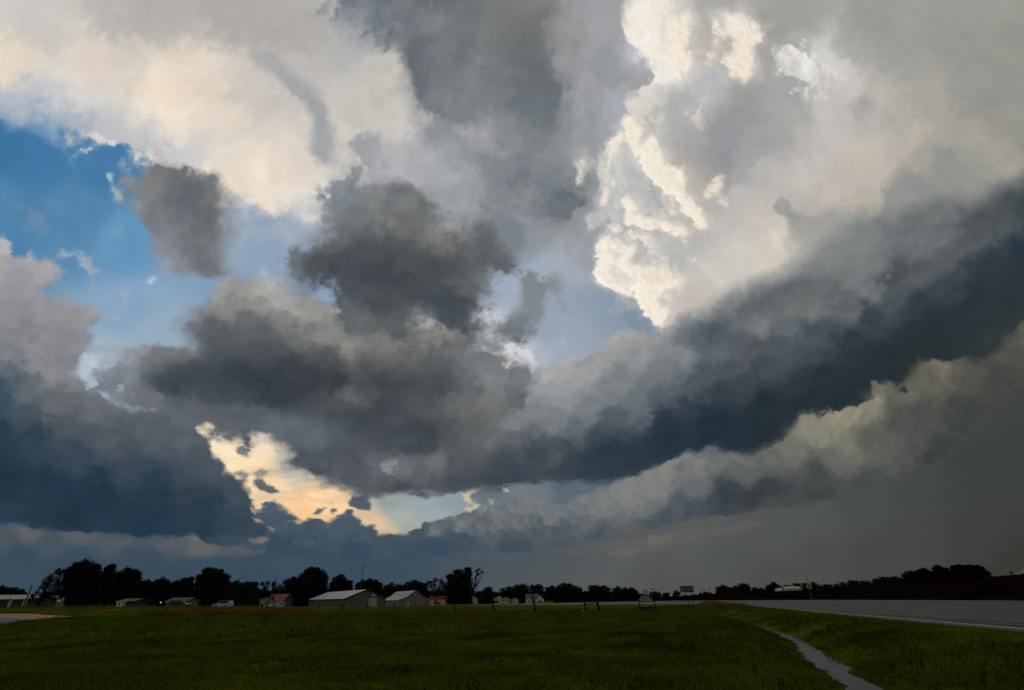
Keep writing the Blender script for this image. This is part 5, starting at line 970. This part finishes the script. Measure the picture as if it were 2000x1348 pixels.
bx = Lg*.535; bz = zpx(.53, 1160.3); hw_ = Lg*.042; hh_ = (zpx(.53, 1156)-zpx(.53, 1164.6))/2
bd = MB().prism([(bx-hw_, bz-hh_), (bx+hw_, bz-hh_), (bx+hw_*1.1, bz+hh_*.5), (bx+hw_*.5, bz+hh_), (bx-hw_*.5, bz+hh_), (bx-hw_*1.1, bz+hh_*.5)], -.16, -.05).build('round_badge', M_REDP, t)
MB().prism([(bx-hw_*.35, bz-hh_*.5), (bx+hw_*.35, bz-hh_*.5), (bx+hw_*.25, bz+hh_*.2), (bx, bz+hh_*.55), (bx-hw_*.3, bz+hh_*.2)], -.2, -.165).build('white_mark', M_SIGNW, bd)
MB().box((Lg*.30, -.09, -.3), (Lg*.30+1.1, -.03, 2.1)).build('door', M_DOOR, t)

def house(px0, px1, D, eave_py, ridge_py, label, wallm, roofm, depth=7., gable=True, base_py=1186, ang=0., windows=(), doors=(), name='house', cat='house', group='small houses on the edge of town', chimney=False, overhang=.35, ridge_frac=.5):
    p0 = atd(px0, base_py, D); a = R(90-ang); W = corner_solve(p0, px1, a); g0 = gz(p0[0], p0[1]); eh = topz(p0, eave_py)-p0[2]
    pm = p0+np.array((math.sin(a), math.cos(a), 0))*W*ridge_frac; rh = max(topz(pm, ridge_py)-p0[2], eh+.5); dn = min(0, g0-p0[2])-.4
    t = empty(name, p0, R(90)-a, label, cat, group)
    if gable:
        m_ = W*ridge_frac
        MB().prism([(0, dn), (W, dn), (W, eh), (m_, rh), (0, eh)], 0, depth).build('wall', wallm, t)
        rb = MB()
        sl = (rh-eh)/m_; rb.prism([(-overhang, eh-sl*overhang+.02), (m_, rh+.02), (m_, rh+.16), (-overhang, eh-sl*overhang+.16)], -overhang, depth+overhang)
        sl = (rh-eh)/(W-m_); rb.prism([(m_, rh+.02), (W+overhang, eh-sl*overhang+.02), (W+overhang, eh-sl*overhang+.16), (m_, rh+.16)], -overhang, depth+overhang)
        r = rb.build('roof', roofm, t)
    else:
        MB().box((0, 0, dn), (W, depth, eh)).build('wall', wallm, t)
        d2 = depth/2; rb = MB(); o_ = overhang
        rb.prism([(-o_, eh-.1), (d2, rh), (d2, rh+.14), (-o_, eh+.04)], -o_, W+o_, ax='x'); rb.prism([(d2, rh), (depth+o_, eh-.1), (depth+o_, eh+.04), (d2, rh+.14)], -o_, W+o_, ax='x')
        r = rb.build('roof', roofm, t)
        for x in (0.02, W-.02): MB().face([(x, 0, eh), (x, depth, eh), (x, d2, rh)]).build('gable_end', wallm, t)
    if chimney: MB().box((W*.62, depth*.5, rh-.6), (W*.62+.6, depth*.5+.6, rh+.8)).build('chimney', M_BROWN, r)
    for (xa, xb, za, zb) in windows:
        f = MB().box((W*xa-.07, -.07, eh*za-.07), (W*xb+.07, -.015, eh*zb+.07)).build('window', M_WHITE2, t)
        MB().box((W*xa, -.10, eh*za), (W*xb, -.075, eh*zb)).build('pane', M_GLASS, f)
    for (xa, xb, zb) in doors:
        d = MB().box((W*xa, -.07, dn), (W*xb, -.015, eh*zb)).build('door', M_GLASS if wallm is not M_BROWN else M_WHITE2, t)
    return t, W, eh, rh
# far-left long shed and neighbours
t, W, eh, rh = house(-60, 58, 165, 1171, 1162.5, 'long low shed with pale roof, brown walls and cream door panels at far left', M_BROWN, M_TIN2, gable=False, base_py=1185.5, depth=9, name='shed', cat='shed', windows=())
for (a, b) in ((.43, .47), (.62, .68), (.86, .93)): MB().box((W*a, -.06, -.2), (W*b, -.01, eh*.86)).build('door_panel', M_CREAM, t)
house(74, 112, 185, 1176, 1164, 'pale grey shed with sloping roof showing under the broad tree', M_GREY, M_TIN2, gable=False, base_py=1185.5, name='shed', cat='shed', windows=((.5, .6, .3, .7),))
house(128, 150, 195, 1169.5, 1160.5, 'small pale roof end glimpsed between the two biggest left trees', M_WHITE2, M_TIN2, base_py=1184, name='shed', cat='shed')
# white porch house and grey roofed house
t, W, eh, rh = house(231, 258, 140, 1174.6, 1170.8, 'low dark house with a white porch post and flat pale eave under the trees', M_BROWN, M_DROOF, gable=False, base_py=1186, depth=5, overhang=.5)
MB().box((0, -1.4, eh-.15), (W*.52, 0, eh+.05)).build('porch_roof', M_WHITE2, t)
for x in (.06, .30): MB().box((W*x, -1.3, -.3), (W*x+.5, -1.1, eh-.16)).build('porch_post', M_WHITE2, t)
for k in range(3): MB().box((W*.5, -1.35, .3+k*.45), (W*.5+.8, -1.28, .5+k*.45)).build('porch_rail', M_WHITE2, t)
t, W, eh, rh = house(322, 358, 135, 1175.3, 1168.2, 'small dull cream house with grey roof and one wide dark opening', M_DCREAM, M_DROOF, gable=False, base_py=1186.5, depth=6, overhang=.4, windows=())
MB().box((W*.36, -.07, -.3), (W*.68, -.015, eh*.92)).build('garage_opening', M_GLASS, t)
MB().box((0, -.4, eh-.18), (W, -.36, eh-.05)).build('fascia', M_WHITE2, t)
lp = atd(314, 1176.8, 137); t = empty('porch_lamp', lp, 0, 'tiny warm lit porch lamp beside the small cream house', 'lamp')
MB().tube([(0, 0, -.12), (0, 0, .12)], .12, 10).build('bulb', M_LAMPLIT, t); MB().box((-.24, -.24, .165), (.24, .24, .24)).build('lamp_cap', M_DARKST, t); MB().box((-.05, .165, -2.6), (.05, .26, .16)).build('lamp_post', M_DARKST, t)
# red roofed house left of the barn
t, W, eh, rh = house(501, 521, 185, 1176, 1169.3, 'white gabled house front below the red roof with a dark doorway', M_WHITE2, M_DROOF, base_py=1186.5, depth=7, doors=((.42, .62, .7),), windows=((.1, .28, .45, .8), (.72, .9, .45, .8)))
house(517, 550, 205, 1173.5, 1160.8, 'house with large bright red roof left of the tan barn', M_BROWN, M_RED, gable=False, base_py=1186, depth=9, windows=((.2, .35, .3, .7),))
house(522, 546, 190, 1179, 1172.5, 'low white garage with a small arched grey gable in front of the red roof', M_WHITE2, M_DROOF, base_py=1186.5, depth=4, windows=((.35, .6, .2, .6),), name='garage', cat='garage', ridge_frac=.58)
house(488, 502, 210, 1175, 1169.6, 'red roofed wing half hidden by trees left of the white gabled house', M_BROWN, M_RED, gable=False, base_py=1186, depth=6, windows=((.5, .75, .3, .7),))
# red roofed shed right of the grey barn
t, W, eh, rh = house(838, 872, 380, 1170.5, 1164.2, 'cream shed with bright red roof beside the grey barn', M_CREAM, M_RED, gable=False, base_py=1181.4, depth=9, name='shed', cat='shed', doors=((.3, .42, .8),))
MB().box((-8, .5, eh-.1), (0, 6, eh+.5)).build('lean_to_roof', M_RED, t)
for (a, b, D, e, r_, lab, wm_, rm_, bp, wi) in (
    (912, 931, 330, 1169, 1163.5, 'yellowish house wall showing in pieces behind the tall gappy tree', M_CREAM, M_DROOF, 1180, ((.3, .45, .3, .7),)),
    (953, 971, 350, 1170.5, 1164.6, 'pale house with grey gable behind the dark parked car', M_WHITE2, M_DROOF, 1178.5, ((.4, .55, .3, .7),)),
    (968, 980, 380, 1168, 1164.6, 'pale flat fronted house behind the first gabled one', M_WHITE2, M_TIN2, 1178, ()),
    (980, 996, 385, 1170, 1166.5, 'low cream bungalow behind the white truck', M_CREAM, M_TIN2, 1178, ((.6, .8, .3, .7),)),
    (999, 1013, 390, 1170.4, 1167.5, 'cream garage wall with a white V brace left of the white gabled house', M_CREAM, M_DROOF, 1177.5, ())):
    house(a, b, D, e, r_, lab, wm_, rm_, base_py=bp, windows=wi)
t, W, eh, rh = house(1028, 1052, 330, 1168.5, 1160.2, 'white house with brown roof seen from its long side', M_WHITE2, M_DROOF, gable=False, base_py=1177, depth=8, windows=((.08, .2, .3, .75), (.55, .68, .3, .75)))
t, W, eh, rh = house(1047, 1063, 322, 1170.5, 1162.2, 'bright white gable wing with one dark window, right end of the white house', M_WHITE2, M_DROOF, base_py=1176.8, depth=5, windows=((.42, .66, .25, .75),))
t, W, eh, rh = house(1029, 1038, 325, 1171, 1165.5, 'small white gable at the left end of the white house', M_WHITE2, M_DROOF, base_py=1177, depth=4, windows=((.35, .6, .3, .75),))
# white roofs far right of centre
for (a, b, D, e, r_, lab, wm_, rm_, bp) in (
    (1290, 1299, 520, 1165, 1161.2, 'small white domed roof right of the welcome sign', M_WHITE2, M_TIN, 1168),
    (1310, 1330, 540, 1164.5, 1162.2, 'long low white roof left of the bare sign back', M_WHITE2, M_TIN, 1167),
    (1331, 1337, 540, 1163.5, 1160.8, 'tiny bright white roof just below the bare sign back', M_WHITE2, M_TIN, 1167),
    (1423, 1434, 430, 1157.5, 1154.0, 'small white gable roof on the brow between dark trees', M_WHITE2, M_TIN, 1161),
    (1525, 1540, 380, 1150.6, 1149.2, 'left lower part of the long white building on the brow', M_WHITE2, M_TIN, 1155),
    (1539, 1566, 375, 1149.6, 1145.8, 'long cream and white building with low roof on the brow left of the speed sign', M_CREAM, M_TIN, 1155)):
    house(a, b, D, e, r_, lab, wm_, rm_, gable=(b-a) < 12, base_py=bp, depth=8, group='white buildings on the horizon', name='farm_building', cat='building')
# pale farm machine at the right edge
p0 = atd(1981, 1122.3, 158); t = empty('farm_trailer', p0, R(-38), 'pale trailer with slanting whip antenna standing on the ploughed brow at right edge', 'trailer')
k = mpp(p0)
MB().prism([(0, 0), (8, 0), (8, 1.1), (2.4, 1.2), (1.2, .45), (0, .4)], 0, 2.0).build('body', M_WHITE2, t); MB().box((1.6, -.06, .28), (8, -.01, .42)).build('side_stripe', M_DARKST, t)
MB().prism([(-.9, .1), (.2, .1), (-.6, 1.0)], .4, 1.4).build('hitch_cover', M_DARKST, t)
MB().tube([(2.2, 1, 1.1), (.3, 1, 3.2)], .05).build('antenna', M_DARKST, t)
for x in (3, 6): MB().tube([(x, -.08, -.1), (x, .12, -.1)], .42, 12).build('wheel', M_TYRE, t)

# ---------------------------------------------------------------- vehicles
def car(px, D, base_py, ang, label, paint, L=4.4, W=1.8, H=1.55, kind='wagon', name='parked_car', cat='car'):
    p = atd(px, base_py, D); t = empty(name, p, R(ang), label, cat, 'vehicles parked in town'); y0, y1 = -W/2, W/2
    if kind == 'pickup': body = [(-L/2, .35), (L/2, .35), (L/2, .95), (.3*L, 1.05), (-L/2, 1.0)]; cab = [(-.08*L, 1.03), (.30*L, 1.03), (.2*L, H), (-.05*L, H)]
    elif kind == 'wagon': body = [(-L/2, .32), (L/2, .32), (L/2, .75), (.25*L, .95), (-L/2, 1.0)]; cab = [(-L/2+.05, .98), (.26*L, .94), (.1*L, H), (-.44*L, H)]
    else: body = [(-L/2, .32), (L/2, .32), (L/2, .72), (.25*L, .9), (-L/2, .92)]; cab = [(-.36*L, .9), (.24*L, .9), (.1*L, H), (-.2*L, H)]
    b = MB().prism(body, y0, y1).build('body', paint, t)
    MB().prism(cab, y0+.12, y1-.12).build('cabin', paint, t)
    cxm = sum(q[0] for q in cab)/4; win = [((q[0]-cxm)*.86+cxm, .98+(q[1]-.98)*.84+.04) for q in cab]
    for s in (y0+.09, y1-.12): MB().prism(win, s, s+.03).build('window', M_GLASS, t)
    for x in (-.31*L, .31*L):
        for s in (y0-.02, y1-.18):
            w = MB().tube([(x, s, .33), (x, s+.2, .33)], .33, 14).build('wheel', M_TYRE, t); MB().tube([(x, s-.01, .33), (x, s+.21, .33)], .17, 10).build('rim', M_STEEL, w)
    for s in (y0+.15, y1-.5):
        MB().box((L/2, s, .6), (L/2+.03, s+.35, .75)).build('headlight', M_SIGNW, t); MB().box((-L/2-.03, s, .7), (-L/2, s+.3, .85)).build('tail_light', M_REDP, t)
    return t
car(434, 136, 1187.3, 172, 'silver blue wagon parked under the round headed tree, half behind weeds', M_CARW, L=4.6)
car(857, 370, 1182, 0, 'dark car parked beside the cream shed with red roof', M_CARD)
car(967, 335, 1179, 175, 'dark car parked in front of the pale grey gabled house', M_CARD, L=5)
car(983, 332, 1178.9, 178, 'white pickup truck parked right of the dark car', M_WHITE2, L=5.6, H=1.8, kind='pickup', name='parked_truck', cat='truck')
car(350, 128, 1187.5, 5, 'dark car in shadow beside the small cream house', M_CARD)

# ---------------------------------------------------------------- poles, mast, wires
def upole(px, D, base_py, top_py, label, rad=.15, arm=1.1, name='utility_pole', lean=(0, 0), group='utility poles', trans=False):
    p = atd(px, base_py, D); p[2] = min(p[2], gz(p[0], p[1])); H_ = topz(p, top_py)-p[2]; t = empty(name, p, 0, label, 'pole', group)
    MB().tube([(0, 0, -.4), (lean[0]*.5, lean[1], H_*.5), (lean[0], lean[1], H_)], [rad, rad*.85, rad*.65], 8).build('pole', M_WOOD, t, True)
    if arm: MB().box((lean[0]-arm, -.06, H_-.55), (lean[0]+arm, .06, H_-.42)).build('crossarm', M_WOOD, t)
    if arm:
        for x in (-arm*.85, 0, arm*.85): MB().tube([(lean[0]+x, 0, H_-.41), (lean[0]+x, 0, H_-.22)], .05).build('insulator', M_STEEL, t)
    if trans: MB().tube([(lean[0]+.32, 0, H_-1.9), (lean[0]+.32, 0, H_-1.0)], .24, 10).build('transformer', M_STEEL, t)
    return t, p+np.array((lean[0], lean[1], H_-.2))
_, P1 = upole(45, 120, 1187, 1143.5, 'wooden utility pole in front of the long low shed', rad=.14, arm=0)
_, P2 = upole(14.5, 128, 1180, 1161, 'thin short pole at far left crossing the shed wall', rad=.07, arm=0)
_, P3 = upole(74, 150, 1186, 1142, 'thin pole top showing beside the broad spreading tree', rad=.13, arm=0)
_, P4 = upole(519.5, 150, 1188.5, 1130.5, 'tall wooden utility pole with transformer in front of the red roofed house', rad=.17, arm=0, trans=True, lean=(1.2, 0))
_, P5 = upole(504, 185, 1186.5, 1164, 'stout short post beside the white gabled house', rad=.3, arm=0)
for x, y, D, lab in ((1274, 1149.8, 300, 'left one of two dark poles behind the welcome sign'), (1278.5, 1149, 300, 'right one of two dark poles behind the welcome sign'), (1247.3, 1153, 420, 'thin pole left of the welcome sign'), (1368, 1147.8, 380, 'left one of the pair of poles right of the bare sign back'), (1374.3, 1147.2, 380, 'right one of the pair of poles right of the bare sign back'), (1388, 1148.5, 420, 'single thin pole between sign back and oval tree'), (1402.5, 1150, 430, 'thin pole just left of the oval brow tree'), (1322.5, 1150.5, 420, 'thin pole left of the bare sign back'), (1500, 1143.5, 420, 'short pole beside the peaked tree on the brow')):
    p = atd(x, 1166, D); H_ = topz(p, y)-p[2]; t = empty('street_pole', p, 0, lab, 'pole', 'thin poles on the horizon')
    MB().tube([(0, 0, -2), (0, 0, H_)], [.16, .10], 6).build('pole', M_DARKST, t); MB().box((-.55, -.06, H_-.45), (.55, .06, H_-.1)).build('crossarm', M_DARKST, t)
# lattice mast behind the tan barn
p = atd(703, 1160, 290); H_ = topz(p, 1107)-p[2]; t = empty('mast', p, 0, 'slender lattice mast with small antenna head behind the tan barn', 'mast')
mb = MB()
for a in range(3):
    q = 2*math.pi*a/3; mb.tube([(.42*math.cos(q), .42*math.sin(q), -6), (.16*math.cos(q), .16*math.sin(q), H_)], .06, 5)
mb.build('mast_leg', M_DARKST, t)
mb = MB()
for k in range(26):
    z0, z1 = H_*k/26, H_*(k+1)/26; r0_, r1_ = .42-.26*k/26, .42-.26*(k+1)/26; a = k*2*math.pi/3
    mb.tube([(r0_*math.cos(a), r0_*math.sin(a), z0), (r1_*math.cos(a+2.09), r1_*math.sin(a+2.09), z1)], .03, 4)
o = mb.build('lattice', M_DARKST, t); o['kind'] = 'stuff'
MB().box((-.75, -.06, H_-.25), (.75, .06, H_-.05)).box((-.06, -.5, H_-.45), (.06, .5, H_-.3)).tube([(0, 0, H_), (0, 0, H_+.5)], .05).build('antenna_head', M_DARKST, t)
# faint power lines in the upper left
def wire(a, b, sag, label, rad=.035):
    a, b = Vector(a), Vector(b); o = a.copy(); pts = [(a.lerp(b, u)-Vector((0, 0, sag*4*u*(1-u))))-o for u in [i/16 for i in range(17)]]
    w = MB().tube(pts, rad, 4).build('power_line', M_DARKST); w.location = o; return tag(w, label, 'power line', 'power lines over the left treeline')
wire(atd(440, 1129, 160), atd(515, 1116, 128), .8, 'power line rising to the right from the round headed tree, the darkest')
wire(atd(450, 1140, 160), atd(520, 1122, 120), .8, 'lower power line above the ragged low tree', .025)
wire(atd(438, 1120, 160), atd(515, 1100, 120), .6, 'uppermost faint power line right of the round headed tree', .02)

# ---------------------------------------------------------------- fence posts
def fpost(px, D, top_px, top_py, label, rad=.11, tag_='posts of the broken fence', wires=0):
    p = at_ground(px, D); H_ = topz(p, top_py)-p[2]; dx_ = (atd(top_px, top_py, D)-p)[0]
    H2 = (atd(top_px, top_py, D)-p)[2]
    t = empty('fence_post', p, 0, label, 'post', tag_); r_ = random.Random(int(px))
    pts = [(0, 0, -.3), (dx_*.35+r_.uniform(-.03, .03), 0, H2*.35), (dx_*.7, 0, H2*.7), (dx_, 0, H2)]
    MB().tube(pts, [rad*1.15, rad*r_.uniform(.9, 1.1), rad, rad*.85], 9).build('post', M_WOOD, t, True)
    for z in (.45, .8):
        c = Vector((dx_*z, 0, H2*z)); MB().tube([c+Vector((0, 0, -.02)), c+Vector((0, 0, .02))], rad*1.18, 9).build('wire_wrap', M_STEEL, t)
    return p, Vector(p)+Vector((dx_, 0, H2))
FP = []
for (x, D, tx, ty, lab) in ((538, 136, 537, 1182, 'short fence post in the weeds below the leaning utility pole'), (580, 132, 580.5, 1184, 'tiny fence post in front of the dark rounded tree'), (623.3, 126, 622.5, 1179.8, 'fence post in front of the left half of the tan barn wall'), (667.3, 121, 666.8, 1179, 'fence post just left of the tan barn front corner'),
    (719.5, 116, 717.8, 1179.6, 'fence post in front of the white roller door'), (771, 112, 769.5, 1178.4, 'fence post between the tan barn and the grey barn'), (832.2, 118, 831.8, 1180, 'faint thin fence post at the right corner of the grey barn'), (892, 98, 883.5, 1178, 'fence post leaning left beneath the tall gappy tree'), (966.8, 94, 961.5, 1174.5, 'thick dark fence post with a slight lean left of the white house'), (1045.5, 92, 1039.5, 1160, 'tall fence post leaning in front of the white gabled house')):
    thin = 'thin' in lab or 'tiny' in lab or 'short' in lab; FP.append(fpost(x, D, tx, ty, lab, .07 if thin else .135))
A_ = fpost(1145, 90, 1140, 1173, 'left post of the braced pair in mid field', .15); B_ = fpost(1171.5, 89, 1165, 1171.5, 'right thicker post of the braced pair in mid field', .2)
t = empty('brace_rail', A_[0], 0, 'dark rail sloping up between the braced pair of fence posts', 'rail')
a = Vector(atd(1141.5, 1180.8, 90))-Vector(A_[0]); b = Vector(atd(1167, 1177.8, 89.2))-Vector(A_[0]); MB().tube([a, a.lerp(b, .5), b], [.07, .065, .06], 8).build('rail', M_WOOD, t); MB().tube([a+Vector((.1, -.1, -.05)), a.lerp(b, .5)+Vector((0, -.1, -.5)), b+Vector((-.1, -.1, -1.4))], .012, 4).build('loose_wire', M_STEEL, t)
p = at_ground(1138, 88.5); t = empty('stone', p, 0, 'small pale stone at the foot of the left braced post', 'stone'); mb = MB(); mb.tube([(-.16, 0, .05), (-.08, 0, .09), (.05, 0, .1), (.15, 0, .05)], [.05, .14, .15, .05], 7); mb.build('stone_body', M_WHITE2, t)
def fwire(a, b, z0):
    pass

# ---------------------------------------------------------------- signs
def text(name, body, size, m, parent, loc, depth=.02, align='CENTER', font_off=.0, sx=1.):
    cu = bpy.data.curves.new(name, 'FONT'); cu.body = body; cu.size = size; cu.extrude = depth; cu.offset = font_off; cu.align_x = align; cu.align_y = 'CENTER'
    tmp = bpy.data.objects.new(name, cu); COL.objects.link(tmp); dg = bpy.context.evaluated_depsgraph_get(); me = bpy.data.meshes.new_from_object(tmp.evaluated_get(dg)); bpy.data.objects.remove(tmp)
    me.materials.clear(); me.materials.append(m); o = bpy.data.objects.new(name, me); COL.objects.link(o); o.parent = parent; o.location = loc; o.rotation_euler = (R(90), 0, 0); o.scale = (sx, 1, 1); return o
# welcome sign: open frame, letters, planter
D_ = 96; pL = at_ground(1250.5, D_); k = mpp(pL); az_ = math.atan2(pL[0], pL[1])
t = empty('welcome_sign', pL, -az_*.55, 'open framed welcome sign with white letters, pink and blue plaques and a flower planter', 'sign')
Wd = corner_solve(pL, 1281, R(90)+az_*.55); zz = lambda py: topz(pL, py)-pL[2]
for x, ty in ((0, 1158), (Wd, 1156.5)): MB().box((x-.07, -.07, -.3), (x+.07, .07, zz(ty))).build('post', M_WOOD, t)
MB().box((.072, -.04, zz(1176)), (Wd-.072, .04, zz(1174.9))).build('crossbar', M_WOOD, t)
MB().box((.072, -.04, zz(1164.8)), (Wd-.072, .04, zz(1164.0))).build('crossbar', M_WOOD, t)
xc = Wd*.47
pn = MB().box((xc-.46, -.05, zz(1160.4)), (xc+.40, .03, zz(1152.2))).build('plaque', M_SIGNP, t)
pn['label'] = 'faded pink and white plaque on top'
text('plaque_lettering', '• • •', .32, M_REDP, pn, (xc-.03, -.056, zz(1155)), .004); text('plaque_lettering', '—', .5, M_REDP, pn, (xc-.03, -.056, zz(1158.3)), .004)
bp_ = MB().box((xc-.46, -.05, zz(1163.6)), (xc+.40, .03, zz(1161))).build('plaque', M_BLUE, t); bp_['label'] = 'blue plaque under the pink one'
gp = MB().box((xc+.5, -.03, zz(1161.5)), (Wd-.2, .03, zz(1159.5))).build('plaque', M_GREENP, t); gp['label'] = 'dark green plaque beside the pink one'
wp_ = MB().box((xc+.5, -.03, zz(1163.4)), (Wd-.25, .03, zz(1162.2))).build('plaque', M_GREY, t)
th = lambda a, b: (zz(a)-zz(b))
text('lettering', 'BRAMAN', .40, M_SIGNW, t, (Wd*.40, -.06, zz(1167.4)), .02, font_off=.002)
text('lettering', 'WELCOMES', .43, M_SIGNW, t, (Wd*.42, -.06, zz(1172.3)), .02, font_off=.003)
text('lettering', 'YOU', .40, M_SIGNW, t, (Wd*.47, -.06, zz(1178.6)), .02, font_off=.002)
for z_ in (1169.6, 1180.6): MB().box((.072, -.02, zz(z_)-.015), (Wd-.072, .0, zz(z_)+.015)).build('letter_wire', M_STEEL, t)
pl_ = MB().box((-.25, -.35, -.1), (Wd+.15, .35, .42)).build('planter', M_WOOD, t)
def flower(x, m, nm, s=.22, k=6):
    mb = MB(); rr = random.Random(int(x*100))
    for i in range(k*3):
        c = Vector((x+rr.uniform(-s, s), rr.uniform(-.2, .2), .48+rr.uniform(0, s))); a = Vector((rr.uniform(-1, 1), rr.uniform(-1, 1), rr.uniform(-1, 1))).normalized()*.05; b = a.orthogonal().normalized()*.05
        mb.face([c-a, c-b, c+a, c+b])
    return mb.build(nm, m, t)
flower(Wd*.30, M_FLR, 'red_flowers', .15); flower(Wd*.48, M_FLW, 'white_flowers', .10, 4); flower(Wd*.78, M_FLR, 'red_flowers', .15); flower(Wd*.38, M_LEAF2, 'flower_leaves', .25, 6); flower(Wd*.7, M_LEAF2, 'flower_leaves', .25, 6)
# bare guide sign seen from behind
pL = at_ground(1345.2, 86); t = empty('guide_sign', pL, -.28, 'large yellowish guide sign seen from behind with stiffener bars on two thin posts', 'sign')
k = mpp(pL); W1 = corner_solve(pL, 1354, R(90)+.28); zt, zb = topz(pL, 1144.2)-pL[2], topz(pL, 1157.2)-pL[2]; x0 = -.55; tpx = lambda px, z: px
tilt = -.0
PW_ = 27*k; xs = -PW_*.42
MB().box((xs, 0, zb), (xs+PW_, .04, zt)).build('panel', M_KHAKI, t)
for z in (zb+(zt-zb)*.2, zb+(zt-zb)*.82): MB().box((xs+PW_*.12, -.06, z-.035), (xs+PW_*.88, -.005, z+.035)).build('stiffener_bar', M_WOOD, t)
for x in (0.02, W1): MB().box((x-.045, -.13, -.3), (x+.045, -.065, zt-.1)).build('post', M_WOOD, t)
# speed limit sign with orange plate
pS = at_ground(1587.5, 96); pS[2] -= .1; t = empty('speed_limit_sign', pS, -.12, 'white speed limit 35 sign above a small orange plate on one post by the road', 'sign')
k = mpp(pS); zs = lambda py: topz(pS, py)-pS[2]; MB().box((-.04, .01, -.3), (.04, .09, zs(1126))).build('post', M_DARKST, t)
w2 = .56; z0, z1 = zs(1139.0), zs(1124.8)
pn = MB().box((-w2, -.03, z0), (w2, .008, z1)).build('sign_panel', M_SIGNB, t)
hh = z1-z0
mb = MB()
for (a, b) in (((-w2+.03, -.034, z0+.03), (w2-.03, -.0302, z0+.06)), ((-w2+.03, -.034, z1-.06), (w2-.03, -.0302, z1-.03)), ((-w2+.03, -.034, z0+.0602), (-w2+.06, -.0302, z1-.0602)), ((w2-.06, -.034, z0+.0602), (w2-.03, -.0302, z1-.0602))): mb.box(a, b)
mb.build('printed_border', M_BLACK, pn)
text('printed_word', 'SPEED', .19, M_BLACK, pn, (0, -.036, z1-hh*.16), .004, font_off=.004); text('printed_word', 'LIMIT', .19, M_BLACK, pn, (0, -.036, z1-hh*.36), .004, font_off=.004); text('printed_number', '35', .66, M_BLACK, pn, (0, -.036, z0+hh*.32), .004, font_off=.006)
z0, z1 = zs(1149.6), zs(1141.8); pn = MB().box((-.42, -.03, z0), (.42, .008, z1)).build('orange_plate', M_ORANGE, t)
MB().prism([(-.18, z0+.12), (-.08, z0+.12), (0, z1-.25), (.08, z0+.12), (.18, z0+.12), (.05, z1-.1), (-.05, z1-.1)], -.035, -.031).build('printed_mark', M_BLACK, pn)

# ---------------------------------------------------------------- weeds and small plants in the field
def weed(px, D, hpx, label, m, n=9, w=.5, leafy=True):
    p = at_ground(px, D); k = mpp(p); H_ = hpx*k; t = empty('tall_weed', p, 0, label, 'weed', 'tall weeds standing in the field'); r_ = np.random.RandomState(int(px*7) % 9999)
    mb = MB(); L_ = []
    for i in range(n):
        a = r_.rand()*6.28; h = H_*(.6+.4*r_.rand()); e = Vector((math.cos(a)*w*k*hpx*.35*r_.rand(), math.sin(a)*w*k*hpx*.3*r_.rand(), h)); mb.tube([(0, 0, 0), e*.5+Vector((0, 0, h*.1)), e], [.012, .009, .005], 4)
        for j in range(9):
            u = .25+.75*r_.rand(); c = np.array(e)*u; d = r_.randn(3); d /= np.linalg.norm(d); b = np.cross(d, r_.randn(3)); b /= np.linalg.norm(b); s = H_*.06
            L_.append(np.stack([c-d*s, c-b*s*.4, c+d*s, c+b*s*.4]))
    mb.build('stem', M_BLD, t); quads_obj('leaves', np.concatenate(L_), 4, m, t)
weed(385, 38, 16, 'taller forked weed standing in the left field', M_LEAF2, 7); weed(397, 38.5, 11, 'lower weed right of the forked weed', M_LEAF2, 5)
weed(923, 60, 12, 'thin grey weed below the half dead tree', M_BLD, 5); weed(265, 70, 12, 'pale round dry weed in the left field', M_BLD, 14); weed(745, 42, 8, 'bright yellow green weed near the barns', M_BL, 10); weed(844, 40, 9, 'bright yellow green weed left of the tall gappy tree', M_BL, 10)
weed(1027, 42, 8, 'small flowering weed in mid field', M_BL, 7); weed(1480, 13.2, 42, 'dark upright weed beside the ditch in the foreground', M_LEAF2, 8)
for i, (x, D, lab) in enumerate(((1440, 13, 'leafy clump of weeds at the bottom left of the ditch'), (1475, 14.5, 'leafy weed clump nearer the ditch water'), (1405, 12.6, 'leafy weed clump lowest in the right foreground'), (1515, 17, 'leafy weed clump on the ditch bank'), (1420, 16, 'leafy weed clump up the slope from the ditch'), (690, 12.8, 'yellowish leafy patch at the bottom of the field'))):
    weed(x, D, 22, lab, M_BL if i % 2 else M_BLG, 16, w=1.6)
